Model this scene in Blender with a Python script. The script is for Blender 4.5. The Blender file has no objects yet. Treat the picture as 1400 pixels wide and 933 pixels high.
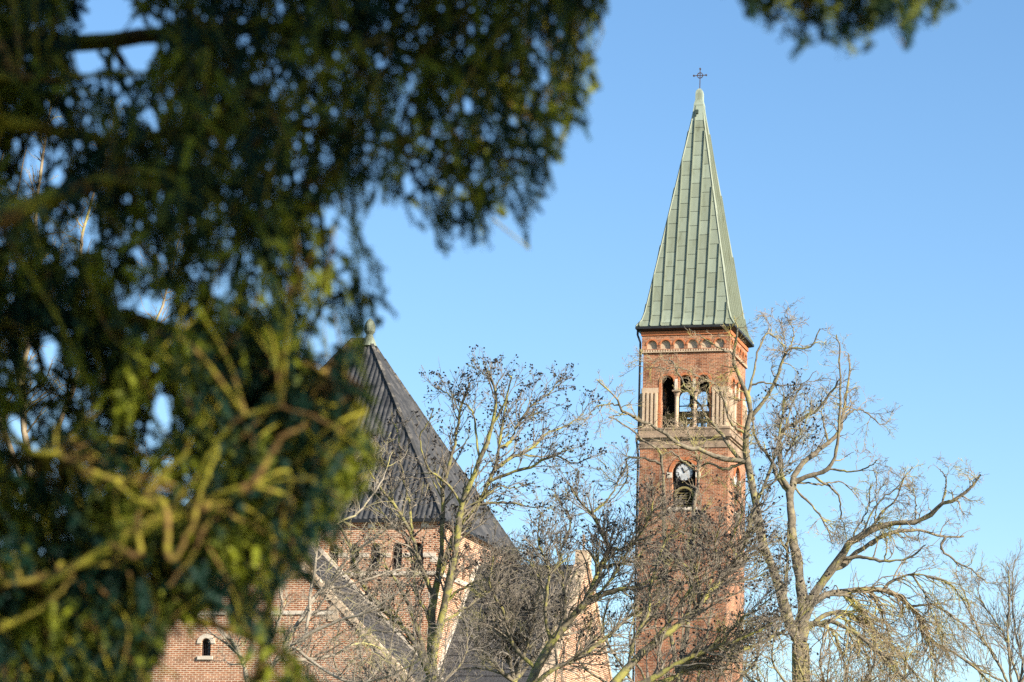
import bpy, math, random
import numpy as np
from mathutils import Vector, Matrix
from mathutils.geometry import tessellate_polygon

# ------------------------------------------------------------------ camera, sky, sun, exposure
SC = bpy.context.scene
C = SC.collection
R = math.radians
F = 3889.0                      # focal length in photograph pixels (1400 wide)
PITCH, ROLL = R(12.0), R(1.8)
CAM = np.array([0.0, 0.0, 1.7])
FW = np.array([0, math.cos(PITCH), math.sin(PITCH)])
_r0 = np.array([1.0, 0, 0]); _u0 = np.array([0, -math.sin(PITCH), math.cos(PITCH)])
RT = _r0 * math.cos(ROLL) + _u0 * math.sin(ROLL)
UP = _u0 * math.cos(ROLL) - _r0 * math.sin(ROLL)

cam_d = bpy.data.cameras.new('camera')
cam_d.lens = F / 1400 * 36; cam_d.sensor_width = 36; cam_d.sensor_fit = 'HORIZONTAL'
cam_d.clip_start = 0.1; cam_d.clip_end = 6000
cam_d.dof.use_dof = True; cam_d.dof.focus_distance = 98; cam_d.dof.aperture_fstop = 3.7
cam = bpy.data.objects.new('camera', cam_d); C.objects.link(cam)
cam.matrix_world = Matrix(((RT[0], UP[0], -FW[0], CAM[0]), (RT[1], UP[1], -FW[1], CAM[1]),
                           (RT[2], UP[2], -FW[2], CAM[2]), (0, 0, 0, 1)))
SC.camera = cam

SUN_AZ, SUN_EL = 48.0, 25.0     # degrees to the right of straight behind the camera
S = Vector((math.sin(R(SUN_AZ)) * math.cos(R(SUN_EL)), -math.cos(R(SUN_AZ)) * math.cos(R(SUN_EL)), math.sin(R(SUN_EL))))
w = bpy.data.worlds.new('World'); SC.world = w; w.use_nodes = True
nt = w.node_tree
sky = nt.nodes.new('ShaderNodeTexSky'); sky.sky_type = 'NISHITA'; sky.sun_disc = False
sky.sun_elevation = R(SUN_EL); sky.sun_rotation = math.atan2(S.x, S.y)
sky.air_density = 1.0; sky.dust_density = 0.25; sky.ozone_density = 2.6; sky.altitude = 50
hs = nt.nodes.new('ShaderNodeHueSaturation'); hs.inputs['Saturation'].default_value = 1.14
nt.links.new(sky.outputs[0], hs.inputs['Color']); nt.links.new(hs.outputs[0], nt.nodes['Background'].inputs[0])
nt.nodes['Background'].inputs[1].default_value = 0.103
sun_d = bpy.data.lights.new('sun', 'SUN'); sun_d.energy = 5.0; sun_d.angle = R(0.5); sun_d.color = (1, 0.93, 0.82)
sun = bpy.data.objects.new('sun', sun_d); C.objects.link(sun)
sun.rotation_euler = S.to_track_quat('Z', 'Y').to_euler()
vs = SC.view_settings
vs.view_transform = 'Standard'; vs.look = 'None'; vs.exposure = 1.0; vs.gamma = 1; vs.use_curve_mapping = False
SC.cycles.use_denoising = False
SC.cycles.max_bounces = 6; SC.cycles.transparent_max_bounces = 4

rng = np.random.default_rng(7)


# ------------------------------------------------------------------ helpers
def ray(px, py):
    return FW + RT * ((px - 700) / F) - UP * ((py - 466.5) / F)


def at(px, py, Y):
    d = ray(px, py)
    return CAM + d * (Y / d[1])


def proj(p):
    q = np.asarray(p, float) - CAM
    z = q @ FW
    return np.stack([700 + F * (q @ RT) / z, 466.5 - F * (q @ UP) / z], -1)


def node(nt, t, **kw):
    n = nt.nodes.new(t)
    for k, v in kw.items():
        if k.startswith('i_'):
            n.inputs[k[2:].replace('_', ' ')].default_value = v
        else:
            setattr(n, k, v)
    return n


def mat(name, rough=0.8, spec=0.3):
    m = bpy.data.materials.new(name); m.use_nodes = True
    b = m.node_tree.nodes['Principled BSDF']
    b.inputs['Roughness'].default_value = rough
    b.inputs['Specular IOR Level'].default_value = spec
    return m, m.node_tree, b


def ramp(nt, stops):
    n = nt.nodes.new('ShaderNodeValToRGB')
    cr = n.color_ramp
    while len(cr.elements) < len(stops):
        cr.elements.new(0.5)
    for e, (p, c) in zip(cr.elements, stops):
        e.position = p; e.color = (*c, 1)
    return n


def noisy(name, stops, scale=3.0, detail=6, rough=0.8, spec=0.3, bump=0.0, bscale=30, stretch=None, metallic=0):
    m, nt, b = mat(name, rough, spec)
    tc = nt.nodes.new('ShaderNodeTexCoord')
    src = tc.outputs['Object']
    if stretch:
        mp = nt.nodes.new('ShaderNodeMapping'); mp.inputs['Scale'].default_value = stretch
        nt.links.new(src, mp.inputs[0]); src = mp.outputs[0]
    n = node(nt, 'ShaderNodeTexNoise', i_Scale=scale, i_Detail=detail, i_Roughness=0.65)
    nt.links.new(src, n.inputs['Vector'])
    r = ramp(nt, stops)
    nt.links.new(n.outputs['Fac'], r.inputs[0]); nt.links.new(r.outputs[0], b.inputs['Base Color'])
    b.inputs['Metallic'].default_value = metallic
    if bump:
        n2 = node(nt, 'ShaderNodeTexNoise', i_Scale=bscale, i_Detail=4)
        nt.links.new(src, n2.inputs['Vector'])
        bp = node(nt, 'ShaderNodeBump', i_Strength=bump, i_Distance=0.05)
        nt.links.new(n2.outputs['Fac'], bp.inputs['Height']); nt.links.new(bp.outputs[0], b.inputs['Normal'])
    return m


def brick_mat(name, c1, c2, mortar, stain, rowh=0.067, bw=0.24, msize=0.012):
    m, nt, b = mat(name, 0.9, 0.15)
    tc = nt.nodes.new('ShaderNodeTexCoord')
    sep = nt.nodes.new('ShaderNodeSeparateXYZ'); nt.links.new(tc.outputs['Object'], sep.inputs[0])
    add = node(nt, 'ShaderNodeMath', operation='ADD')
    nt.links.new(sep.outputs[0], add.inputs[0]); nt.links.new(sep.outputs[1], add.inputs[1])
    cmb = nt.nodes.new('ShaderNodeCombineXYZ')
    nt.links.new(add.outputs[0], cmb.inputs[0]); nt.links.new(sep.outputs[2], cmb.inputs[1])
    br = nt.nodes.new('ShaderNodeTexBrick')
    br.inputs['Color1'].default_value = (*c1, 1); br.inputs['Color2'].default_value = (*c2, 1)
    br.inputs['Mortar'].default_value = (*mortar, 1)
    br.inputs['Scale'].default_value = 1; br.inputs['Mortar Size'].default_value = msize
    br.inputs['Mortar Smooth'].default_value = 0.1; br.inputs['Bias'].default_value = 0.0
    br.inputs['Brick Width'].default_value = bw; br.inputs['Row Height'].default_value = rowh
    nt.links.new(cmb.outputs[0], br.inputs['Vector'])
    n = node(nt, 'ShaderNodeTexNoise', i_Scale=0.9, i_Detail=8, i_Roughness=0.7)
    nt.links.new(tc.outputs['Object'], n.inputs['Vector'])
    r = ramp(nt, [(0.36, stain), (0.52, (0.95, 0.93, 0.92)), (0.66, (1.08, 1.06, 1.02))])
    nt.links.new(n.outputs['Fac'], r.inputs[0])
    mx = node(nt, 'ShaderNodeMix', data_type='RGBA', blend_type='MULTIPLY')
    mx.inputs[0].default_value = 1
    nt.links.new(br.outputs['Color'], mx.inputs[6]); nt.links.new(r.outputs[0], mx.inputs[7])
    # brick to brick variation, blotches a few bricks wide
    n3 = node(nt, 'ShaderNodeTexNoise', i_Scale=5.0, i_Detail=3, i_Roughness=0.8)
    nt.links.new(tc.outputs['Object'], n3.inputs['Vector'])
    r3 = ramp(nt, [(0.3, (0.72, 0.68, 0.66)), (0.5, (1, 1, 1)), (0.72, (1.12, 1.1, 1.05))])
    nt.links.new(n3.outputs['Fac'], r3.inputs[0])
    mx2 = node(nt, 'ShaderNodeMix', data_type='RGBA', blend_type='MULTIPLY'); mx2.inputs[0].default_value = 1
    nt.links.new(mx.outputs[2], mx2.inputs[6]); nt.links.new(r3.outputs[0], mx2.inputs[7])
    nt.links.new(mx2.outputs[2], b.inputs['Base Color'])
    bp = node(nt, 'ShaderNodeBump', i_Strength=0.5, i_Distance=0.01)
    bp.invert = True
    nt.links.new(br.outputs['Fac'], bp.inputs['Height']); nt.links.new(bp.outputs[0], b.inputs['Normal'])
    return m


def bark_mat(name, dark, light, lichen, amount=0.5, scale=2.5):
    m, nt, b = mat(name, 0.9, 0.15)
    tc = nt.nodes.new('ShaderNodeTexCoord')
    n = node(nt, 'ShaderNodeTexNoise', i_Scale=scale * 3, i_Detail=6, i_Roughness=0.7)
    nt.links.new(tc.outputs['Object'], n.inputs['Vector'])
    r = ramp(nt, [(0.3, dark), (0.65, light)])
    nt.links.new(n.outputs['Fac'], r.inputs[0])
    n2 = node(nt, 'ShaderNodeTexNoise', i_Scale=scale, i_Detail=5, i_Roughness=0.7)
    nt.links.new(tc.outputs['Object'], n2.inputs['Vector'])
    r2 = ramp(nt, [(0.62 - 0.25 * amount, (0, 0, 0)), (0.72 - 0.25 * amount, (1, 1, 1))])
    nt.links.new(n2.outputs['Fac'], r2.inputs[0])
    mx = node(nt, 'ShaderNodeMix', data_type='RGBA')
    nt.links.new(r2.outputs[0], mx.inputs[0]); nt.links.new(r.outputs[0], mx.inputs[6])
    mx.inputs[7].default_value = (*lichen, 1)
    nt.links.new(mx.outputs[2], b.inputs['Base Color'])
    bp = node(nt, 'ShaderNodeBump', i_Strength=0.6, i_Distance=0.03)
    nt.links.new(n.outputs['Fac'], bp.inputs['Height']); nt.links.new(bp.outputs[0], b.inputs['Normal'])
    return m


def leaf_mat(name, stops, trans=0.3):
    m, nt, b = mat(name, 0.55, 0.25)
    tc = nt.nodes.new('ShaderNodeTexCoord')
    n = node(nt, 'ShaderNodeTexNoise', i_Scale=4, i_Detail=4)
    nt.links.new(tc.outputs['Object'], n.inputs['Vector'])
    r = ramp(nt, stops)
    nt.links.new(n.outputs['Fac'], r.inputs[0]); nt.links.new(r.outputs[0], b.inputs['Base Color'])
    tr = nt.nodes.new('ShaderNodeBsdfTranslucent'); nt.links.new(r.outputs[0], tr.inputs[0])
    ms = nt.nodes.new('ShaderNodeMixShader'); ms.inputs[0].default_value = trans
    nt.links.new(b.outputs[0], ms.inputs[1]); nt.links.new(tr.outputs[0], ms.inputs[2])
    nt.links.new(ms.outputs[0], nt.nodes['Material Output'].inputs[0])
    return m


M = {}
M['tower_brick'] = brick_mat('tower_brick', (0.45, 0.175, 0.082), (0.22, 0.078, 0.038), (0.52, 0.37, 0.245), (0.52, 0.46, 0.44), rowh=0.075, msize=0.011)
M['nave_brick'] = brick_mat('nave_brick', (0.46, 0.185, 0.088), (0.28, 0.105, 0.052), (0.68, 0.53, 0.37), (0.70, 0.64, 0.58), rowh=0.078, msize=0.0155)
M['red_brick_trim'] = noisy('red_brick_trim', [(0.3, (0.36, 0.11, 0.04)), (0.7, (0.55, 0.19, 0.075))], 12, bump=0.2)
M['stone'] = noisy('stone', [(0.3, (0.42, 0.30, 0.19)), (0.7, (0.62, 0.46, 0.31))], 4, bump=0.2)
M['pale_stone'] = noisy('pale_stone', [(0.3, (0.52, 0.42, 0.31)), (0.7, (0.70, 0.60, 0.47))], 5, bump=0.2)
M['weathered_stone'] = noisy('weathered_stone', [(0.3, (0.12, 0.09, 0.06)), (0.48, (0.30, 0.21, 0.14)), (0.7, (0.45, 0.32, 0.21))], 2.2, bump=0.3)
M['plaster'] = noisy('plaster', [(0.3, (0.46, 0.35, 0.23)), (0.7, (0.56, 0.44, 0.30))], 3)
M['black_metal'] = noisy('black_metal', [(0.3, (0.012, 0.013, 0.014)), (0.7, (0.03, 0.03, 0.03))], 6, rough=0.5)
M['iron'] = noisy('iron', [(0.3, (0.05, 0.03, 0.025)), (0.7, (0.11, 0.07, 0.05))], 6, rough=0.6)
M['slate'] = noisy('slate', [(0.3, (0.020, 0.020, 0.021)), (0.5, (0.045, 0.044, 0.043)), (0.72, (0.11, 0.10, 0.09))], 1.6, rough=0.6, spec=0.35, bump=0.5, bscale=9)
M['dark_slate'] = noisy('dark_slate', [(0.3, (0.035, 0.035, 0.037)), (0.7, (0.08, 0.076, 0.072))], 3, rough=0.7, bump=0.8, bscale=7, stretch=(3, 3, 1))
M['mortar'] = noisy('mortar', [(0.52, (0.045, 0.043, 0.04)), (0.72, (0.22, 0.19, 0.15))], 3, bump=0.5)
M['glass'] = noisy('glass', [(0.3, (0.008, 0.010, 0.012)), (0.7, (0.03, 0.035, 0.04))], 4, rough=0.15, spec=0.5)
M['olive_wood'] = noisy('olive_wood', [(0.3, (0.16, 0.12, 0.04)), (0.7, (0.32, 0.26, 0.10))], 6, stretch=(1, 1, 6))
M['bronze'] = noisy('bronze', [(0.3, (0.03, 0.035, 0.025)), (0.7, (0.08, 0.08, 0.05))], 6, rough=0.4, metallic=0.6)
M['white_paint'] = noisy('white_paint', [(0.35, (0.34, 0.34, 0.33)), (0.65, (0.62, 0.62, 0.60))], 4, rough=0.5)
M['copper_dark'] = noisy('copper_dark', [(0.3, (0.03, 0.045, 0.035)), (0.7, (0.06, 0.085, 0.065))], 5, rough=0.6)


def copper_mat():
    m, nt, b = mat('copper_patina', 0.55, 0.35)
    at_ = nt.nodes.new('ShaderNodeAttribute'); at_.attribute_name = 'tone'
    r = ramp(nt, [(0.0, (0.190, 0.200, 0.135)), (0.5, (0.225, 0.246, 0.175)), (1.0, (0.330, 0.375, 0.290))])
    nt.links.new(at_.outputs['Fac'], r.inputs[0])
    tc = nt.nodes.new('ShaderNodeTexCoord')
    n = node(nt, 'ShaderNodeTexNoise', i_Scale=2.4, i_Detail=8, i_Roughness=0.75)
    mp = nt.nodes.new('ShaderNodeMapping'); mp.inputs['Scale'].default_value = (1.6, 1.6, 0.28)
    nt.links.new(tc.outputs['Object'], mp.inputs[0]); nt.links.new(mp.outputs[0], n.inputs['Vector'])
    r2 = ramp(nt, [(0.30, (0.66, 0.62, 0.52)), (0.44, (0.95, 0.95, 0.92)), (0.60, (1.05, 1.05, 1.05)), (0.75, (1.25, 1.25, 1.28))])
    nt.links.new(n.outputs['Fac'], r2.inputs[0])
    mx = node(nt, 'ShaderNodeMix', data_type='RGBA', blend_type='MULTIPLY'); mx.inputs[0].default_value = 1
    nt.links.new(r.outputs[0], mx.inputs[6]); nt.links.new(r2.outputs[0], mx.inputs[7])
    nt.links.new(mx.outputs[2], b.inputs['Base Color'])
    return m


M['copper'] = copper_mat()


class MB:
    """collects polygons; build() links them as one mesh object"""
    def __init__(s):
        s.v = []; s.f = []; s.tone = []

    def poly(s, pts, tone=0.5):
        i = len(s.v); s.v += [tuple(p) for p in pts]; s.f.append(tuple(range(i, i + len(pts)))); s.tone.append(tone)

    def box(s, x0, x1, y0, y1, z0, z1):
        i = len(s.v)
        s.v += [(x, y, z) for z in (z0, z1) for x, y in ((x0, y0), (x1, y0), (x1, y1), (x0, y1))]
        for q in ((3, 2, 1, 0), (4, 5, 6, 7), (0, 1, 5, 4), (1, 2, 6, 5), (2, 3, 7, 6), (3, 0, 4, 7)):
            s.f.append(tuple(i + k for k in q)); s.tone.append(0.5)

    def plate(s, outer, holes, y0, y1):
        loops = [[Vector((x, 0, z)) for x, z in lp] for lp in [outer] + holes]
        tris = tessellate_polygon(loops)
        flat = [p for lp in loops for p in lp]
        i = len(s.v); n = len(flat)
        s.v += [(p.x, y0, p.z) for p in flat] + [(p.x, y1, p.z) for p in flat]
        for t in tris:
            s.f.append(tuple(i + k for k in t)); s.f.append(tuple(i + n + k for k in reversed(t))); s.tone += [0.5, 0.5]
        o = i
        for lp in loops:
            m = len(lp)
            for k in range(m):
                a, b = o + k, o + (k + 1) % m
                s.f.append((a, b, b + n, a + n)); s.tone.append(0.5)
            o += m

    def lathe(s, prof, n=16, cx=0, cy=0):
        i = len(s.v)
        for r, z in prof:
            s.v += [(cx + r * math.cos(2 * math.pi * k / n), cy + r * math.sin(2 * math.pi * k / n), z) for k in range(n)]
        for j in range(len(prof) - 1):
            for k in range(n):
                a = i + j * n + k; b = i + j * n + (k + 1) % n
                s.f.append((a, b, b + n, a + n)); s.tone.append(0.5)
        s.f.append(tuple(i + k for k in reversed(range(n)))); s.tone.append(0.5)
        s.f.append(tuple(i + (len(prof) - 1) * n + k for k in range(n))); s.tone.append(0.5)

    def bar(s, a, b, w, h=None, up=(0, 0, 1)):
        a, b = Vector(a), Vector(b); h = h or w
        d = (b - a).normalized(); x = d.cross(Vector(up))
        if x.length < 1e-4:
            x = d.cross(Vector((1, 0, 0)))
        x.normalize(); y = x.cross(d)
        i = len(s.v)
        for p in (a, b):
            for sx, sy in ((-1, -1), (1, -1), (1, 1), (-1, 1)):
                s.v.append(tuple(p + x * sx * w / 2 + y * sy * h / 2))
        for q in ((0, 1, 2, 3), (7, 6, 5, 4), (0, 4, 5, 1), (1, 5, 6, 2), (2, 6, 7, 3), (3, 7, 4, 0)):
            s.f.append(tuple(i + k for k in q)); s.tone.append(0.5)

    def ring(s, cx, cz, r0, r1, y0, y1, a0=0, a1=2 * math.pi, n=24, closed=None):
        """flat ring or arch band in the xz plane, extruded in y"""
        full = abs(a1 - a0 - 2 * math.pi) < 1e-6
        for k in range(n):
            t0 = a0 + (a1 - a0) * k / n; t1 = a0 + (a1 - a0) * (k + 1) / n
            P = [(cx + r * math.cos(t), cz + r * math.sin(t)) for r, t in ((r0, t0), (r1, t0), (r1, t1), (r0, t1))]
            s.poly([(x, y0, z) for x, z in P]); s.poly([(x, y1, z) for x, z in reversed(P)])
            s.poly([(P[1][0], y0, P[1][1]), (P[1][0], y1, P[1][1]), (P[2][0], y1, P[2][1]), (P[2][0], y0, P[2][1])])
            s.poly([(P[0][0], y1, P[0][1]), (P[0][0], y0, P[0][1]), (P[3][0], y0, P[3][1]), (P[3][0], y1, P[3][1])])

    def spun(s, k):
        """append a copy turned k quarter turns about z of everything collected in a fresh MB"""
        o = MB(); c, n = [(1, 0), (0, 1), (-1, 0), (0, -1)][k % 4]
        o.v = [(x * c - y * n, x * n + y * c, z) for x, y, z in s.v]; o.f = list(s.f); o.tone = list(s.tone)
        return o

    def add(s, o):
        i = len(s.v); s.v += o.v; s.f += [tuple(i + k for k in f) for f in o.f]; s.tone += o.tone
        return s

    def four(s):
        o = MB()
        for k in range(4):
            o.add(s.spun(k))
        return o

    def moved(s, dx, dy, dz=0):
        s.v = [(x + dx, y + dy, z + dz) for x, y, z in s.v]; return s

    def build(s, name, m, parent=None, tone=False, normals=True):
        me = bpy.data.meshes.new(name); me.from_pydata(s.v, [], s.f)
        if tone:
            a = me.attributes.new('tone', 'FLOAT', 'FACE'); a.data.foreach_set('value', s.tone)
        me.materials.append(m)
        if normals:
            import bmesh
            bm = bmesh.new(); bm.from_mesh(me); bmesh.ops.recalc_face_normals(bm, faces=bm.faces); bm.to_mesh(me); bm.free()
        o = bpy.data.objects.new(name, me); C.objects.link(o)
        if parent: o.parent = parent
        return o


def per_side(pieces, name, m, parent, **k):
    for p in pieces:
        for q in range(4):
            p.spun(q).build(name, m, parent, **k)


def boxmb(*a):
    m = MB(); m.box(*a); return m


def arch(cx, z0, zs, r, n=14):
    return [(cx - r, z0)] + [(cx - r * math.cos(math.pi * k / n), zs + r * math.sin(math.pi * k / n)) for k in range(n + 1)] + [(cx + r, z0)]


def thing(name, label, cat, loc=(0, 0, 0), rz=0, group=None):
    o = bpy.data.objects.new(name, None); C.objects.link(o)
    o.location = tuple(loc); o.rotation_euler = (0, 0, rz); o['label'] = label; o['category'] = cat
    o.empty_display_size = 0.5
    if group: o['group'] = group
    return o


def quads(name, V, Q, m, parent, smooth=True, loc=None):
    """fast mesh from an (n,3) array and an (m,4) index array"""
    V = np.asarray(V, np.float32); Q = np.asarray(Q, np.int32)
    me = bpy.data.meshes.new(name)
    me.vertices.add(len(V)); me.vertices.foreach_set('co', V.ravel())
    me.loops.add(Q.size); me.loops.foreach_set('vertex_index', Q.ravel())
    me.polygons.add(len(Q)); me.polygons.foreach_set('loop_start', np.arange(0, Q.size, 4, dtype=np.int32))
    if smooth: me.polygons.foreach_set('use_smooth', np.ones(len(Q), bool))
    me.update(calc_edges=True); me.materials.append(m)
    o = bpy.data.objects.new(name, me); C.objects.link(o)
    if parent: o.parent = parent
    return o


# ------------------------------------------------------------------ ground
g = MB(); n = 40
for i in range(n):
    for j in range(n):
        x0, x1 = [-1500 + 3000 * k / n for k in (i, i + 1)]; y0, y1 = [-900 + 3000 * k / n for k in (j, j + 1)]
        g.poly([(x0, y0, 0), (x1, y0, 0), (x1, y1, 0), (x0, y1, 0)])
go = g.build('ground', noisy('grass', [(0.3, (0.025, 0.040, 0.012)), (0.7, (0.07, 0.085, 0.03))], 0.6, bump=0.4, bscale=8))
go['kind'] = 'structure'

# ------------------------------------------------------------------ bell tower
A = R(16.0)                                         # the church is turned this much off the view axis
U = np.array([math.cos(A), -math.sin(A), 0]); V_ = np.array([math.sin(A), math.cos(A), 0])


class Frame:
    def __init__(s, origin):
        s.o = np.array([origin[0], origin[1], 0.0])

    def pick(s, px, py, v):
        """where the sight line of a pixel meets the vertical plane v = const: (u, z)"""
        d = ray(px, py)
        t = (v - (CAM - s.o) @ V_) / (d @ V_)
        p = CAM + d * t
        return float((p - s.o) @ U), float(p[2])


HB = 2.2
fr = at(996, 500, 140.0)
TC = fr - U * HB + V_ * HB
T = Frame(TC)
Z = lambda py: T.pick(936, py, -HB)[1]
tower = thing('bell_tower', 'tall red brick bell tower with green copper spire and a clock', 'bell tower', (TC[0], TC[1], 0), -A)

z_spire, z_soff, z_arc0, z_dent, z_imp, z_sill, z_corn, z_shaft = Z(447), Z(453), Z(477), Z(482), Z(533), Z(585), Z(599), Z(613)
HS = 2.27
# lower shaft with a round headed clock niche on every side
ncx = T.pick(935, 650, -HS)[0]; nz0, nzs = Z(694), Z(646); nr = 0.60
m = MB(); m.plate([(-HS, 0), (HS - 0.5, 0), (HS - 0.5, z_shaft), (-HS, z_shaft)], [arch(ncx, nz0, nzs, nr)], -HS, -HS + 0.5)
m.four().build('shaft_wall', M['tower_brick'], tower)
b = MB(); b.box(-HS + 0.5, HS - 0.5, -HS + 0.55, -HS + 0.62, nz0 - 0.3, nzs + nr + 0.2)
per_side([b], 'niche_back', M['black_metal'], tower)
m = MB(); m.ring(ncx, nzs, nr + 0.004, nr + 0.17, -HS - 0.05, -HS + 0.1, 0, math.pi, 18)
per_side([m], 'niche_arch', M['red_brick_trim'], tower)
q = [boxmb(ncx + sx * (nr + 0.13) - 0.13, ncx + sx * (nr + 0.13) + 0.13, -HS - 0.03, -HS + 0.05, nzs - 0.28, nzs - 0.004) for sx in (-1, 1)]
q.append(boxmb(ncx - nr - 0.15, ncx + nr + 0.15, -HS - 0.08, -HS + 0.3, nz0 - 0.16, nz0 - 0.003))
per_side(q, 'niche_stone', M['pale_stone'], tower)
# louvred window below each clock
l = MB()
for k in range(7):
    zz = nz0 + 0.08 + k * 0.13
    l.poly([(ncx - nr + 0.1, -HS + 0.2, zz), (ncx + nr - 0.1, -HS + 0.2, zz), (ncx + nr - 0.1, -HS + 0.4, zz + 0.1), (ncx - nr + 0.1, -HS + 0.4, zz + 0.1)])
l.ring(ncx, nz0 + 0.55, 0.42, 0.52, -HS + 0.1, -HS + 0.24, 0, math.pi, 14)
per_side([l], 'louvre', M['olive_wood'], tower, normals=False)
for k in (0, 1, 3):
    ccz = nzs + 0.02; rr = 0.42; y = -HS + 0.10
    c = MB(); c.ring(ncx, ccz, 0.0001, rr, y, y + 0.06, n=32)
    face = c.spun(k).build('clock_face', M['white_paint'], tower)
    c = MB(); c.ring(ncx, ccz, rr, rr + 0.05, y - 0.03, y + 0.06, n=32)
    for h in range(12):
        t = math.pi / 6 * h
        c.bar((ncx + 0.34 * math.cos(t), y - 0.006, ccz + 0.34 * math.sin(t)), (ncx + 0.43 * math.cos(t), y - 0.006, ccz + 0.43 * math.sin(t)), 0.035, 0.008, (0, 1, 0))
    c.spun(k).build('clock_ring', M['black_metal'], face)
    for ln, wd, ang in ((0.26, 0.05, 118), (0.40, 0.035, 32)):
        c = MB(); t = R(ang)
        c.bar((ncx - 0.06 * math.cos(t), y - 0.02, ccz - 0.06 * math.sin(t)), (ncx + ln * math.cos(t), y - 0.02, ccz + ln * math.sin(t)), wd, 0.012, (0, 1, 0))
        c.spun(k).build('clock_hand', M['black_metal'], face)
# stone cornice between shaft and belfry
c = MB()
for h, za, zb in ((HS + 0.05, z_shaft, z_shaft + 0.22), (HS + 0.02, z_shaft + 0.22, z_corn - 0.10), (HS + 0.10, z_corn - 0.10, z_corn), (HS + 0.19, z_corn, z_corn + 0.14), (HS + 0.06, z_corn + 0.14, z_sill - 0.1), (HS + 0.10, z_sill - 0.1, z_sill)):
    c.box(-h, h, -h, h, za + 0.002, zb)
c.build('cornice', M['weathered_stone'], tower)
# belfry walls with a triple arched opening on every side
AR, SP = 0.315, 0.93
zsp = Z(513) - AR
def triple():
    o = [(-SP - AR, z_sill + 0.02)]
    for j, cx in enumerate((-SP, 0, SP)):
        if j: o.append((cx - AR, z_imp))
        o += [(cx - AR * math.cos(math.pi * k / 12), zsp + AR * math.sin(math.pi * k / 12)) for k in range(13)]
        if j < 2: o.append((cx + AR, z_imp))
    return o + [(SP + AR, z_sill + 0.02)]
m = MB(); m.plate([(-HB, z_sill), (HB - 0.45, z_sill), (HB - 0.45, z_dent), (-HB, z_dent)], [triple()], -HB, -HB + 0.45)
m.four().build('belfry_wall', M['tower_brick'], tower)
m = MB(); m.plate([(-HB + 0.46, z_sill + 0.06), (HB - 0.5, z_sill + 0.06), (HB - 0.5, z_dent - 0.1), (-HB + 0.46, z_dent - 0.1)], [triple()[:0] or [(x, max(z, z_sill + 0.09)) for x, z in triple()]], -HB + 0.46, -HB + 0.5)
m.four().build('belfry_shade_lining', M['black_metal'], tower)  # black sheets added inside so the openings look deeply shaded
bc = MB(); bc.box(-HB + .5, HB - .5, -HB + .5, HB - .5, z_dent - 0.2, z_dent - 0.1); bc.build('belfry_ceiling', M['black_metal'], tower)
tp = []
for cx in (-SP, 0, SP):
    m = MB(); m.ring(cx, zsp, AR + 0.005, AR + 0.11, -HB - 0.04, -HB + 0.1, 0, math.pi, 16); tp.append(m)
per_side(tp, 'arch_trim', M['red_brick_trim'], tower)
per_side([boxmb(sx * (SP + AR + 0.06) - 0.05, sx * (SP + AR + 0.06) + 0.05, -HB - 0.035, -HB + 0.1, z_sill, zsp - 0.003) for sx in (-1, 1)], 'jamb_trim', M['red_brick_trim'], tower)
for k in range(4):
    for cx in (-SP / 2, SP / 2):
        c = MB(); y = -HB + 0.2
        c.lathe([(0.15, z_sill), (0.15, z_sill + 0.1), (0.105, z_sill + 0.16), (0.10, z_imp - 0.35), (0.12, z_imp - 0.3)], 14, cx, y)
        col = c.spun(k).build('column', M['stone'], tower)
        c = MB(); c.lathe([(0.11, z_imp - 0.3), (0.17, z_imp - 0.1), (0.17, z_imp - 0.08)], 14, cx, y)
        c.box(cx - 0.2, cx + 0.2, -HB - 0.03, -HB + 0.45, z_imp - 0.08, z_imp - 0.003)
        c.spun(k).build('capital', M['weathered_stone'], col)
        c = MB(); c.box(cx - 0.075, cx + 0.075, -HB - 0.05, -HB - 0.003, z_imp, zsp + 0.12)
        c.spun(k).build('pier_front', M['pale_stone'], col)
# fluted stone panels at the corners
x0 = SP + AR + 0.13; pl = []
for sx in (-1, 1):
    ps = MB()
    xa, xb = sorted((sx * x0, sx * (HB + (0.02 if sx > 0 else 0.019))))
    ps.box(xa, xb, -HB - 0.06, -HB + 0.02, z_imp - 0.14, z_imp + 0.12)
    ps.box(xa, xb, -HB - 0.015, -HB + 0.02, z_sill + 0.001, z_imp - 0.14)
    nb = 4
    for k in range(nb):
        c0 = xa + (xb - xa) * (k + 0.5) / nb
        ps.box(c0 - 0.055, c0 + 0.055, -HB - 0.13, -HB - 0.016, z_sill + 0.08, z_imp - 0.14)
    ps.box(xa, xb, -HB - 0.14, -HB - 0.017, z_sill + 0.001, z_sill + 0.078)
    pl.append(ps)
per_side(pl, 'fluted_panel', M['stone'], tower)
# bell frame, bell and rails inside
fl = MB(); fl.box(-HB + 0.46, HB - 0.46, -HB + 0.46, HB - 0.46, z_sill + 0.003, z_sill + 0.05)
fl.build('belfry_floor', M['olive_wood'], tower)
bf = MB()
for y in (-0.75, 0.75):
    bf.bar((-1.3, y, z_sill + 0.9), (1.3, y, z_sill + 0.9), 0.16, 0.2)
    for x in (-1.2, -0.3, 0.6, 1.2):
        bf.bar((x, y, z_sill + 0.05), (x, y, z_sill + 0.8), 0.14)
    bf.bar((-1.2, y + .02, z_sill + 0.1), (-0.4, y + .02, z_sill + 0.85), 0.1)
bf.bar((-0.9, -0.75, z_sill + 1.02), (-0.9, 0.75, z_sill + 1.02), 0.14)
bf.build('bell_frame', M['olive_wood'], tower)
be = MB(); be.lathe([(0.40, z_sill + 0.22), (0.42, z_sill + 0.26), (0.30, z_sill + 0.45), (0.22, z_sill + 0.72), (0.10, z_sill + 0.84), (0.05, z_sill + 0.95)], 20, -0.9, 0)
be.build('bell', M['bronze'], tower)
rl = MB()
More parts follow.
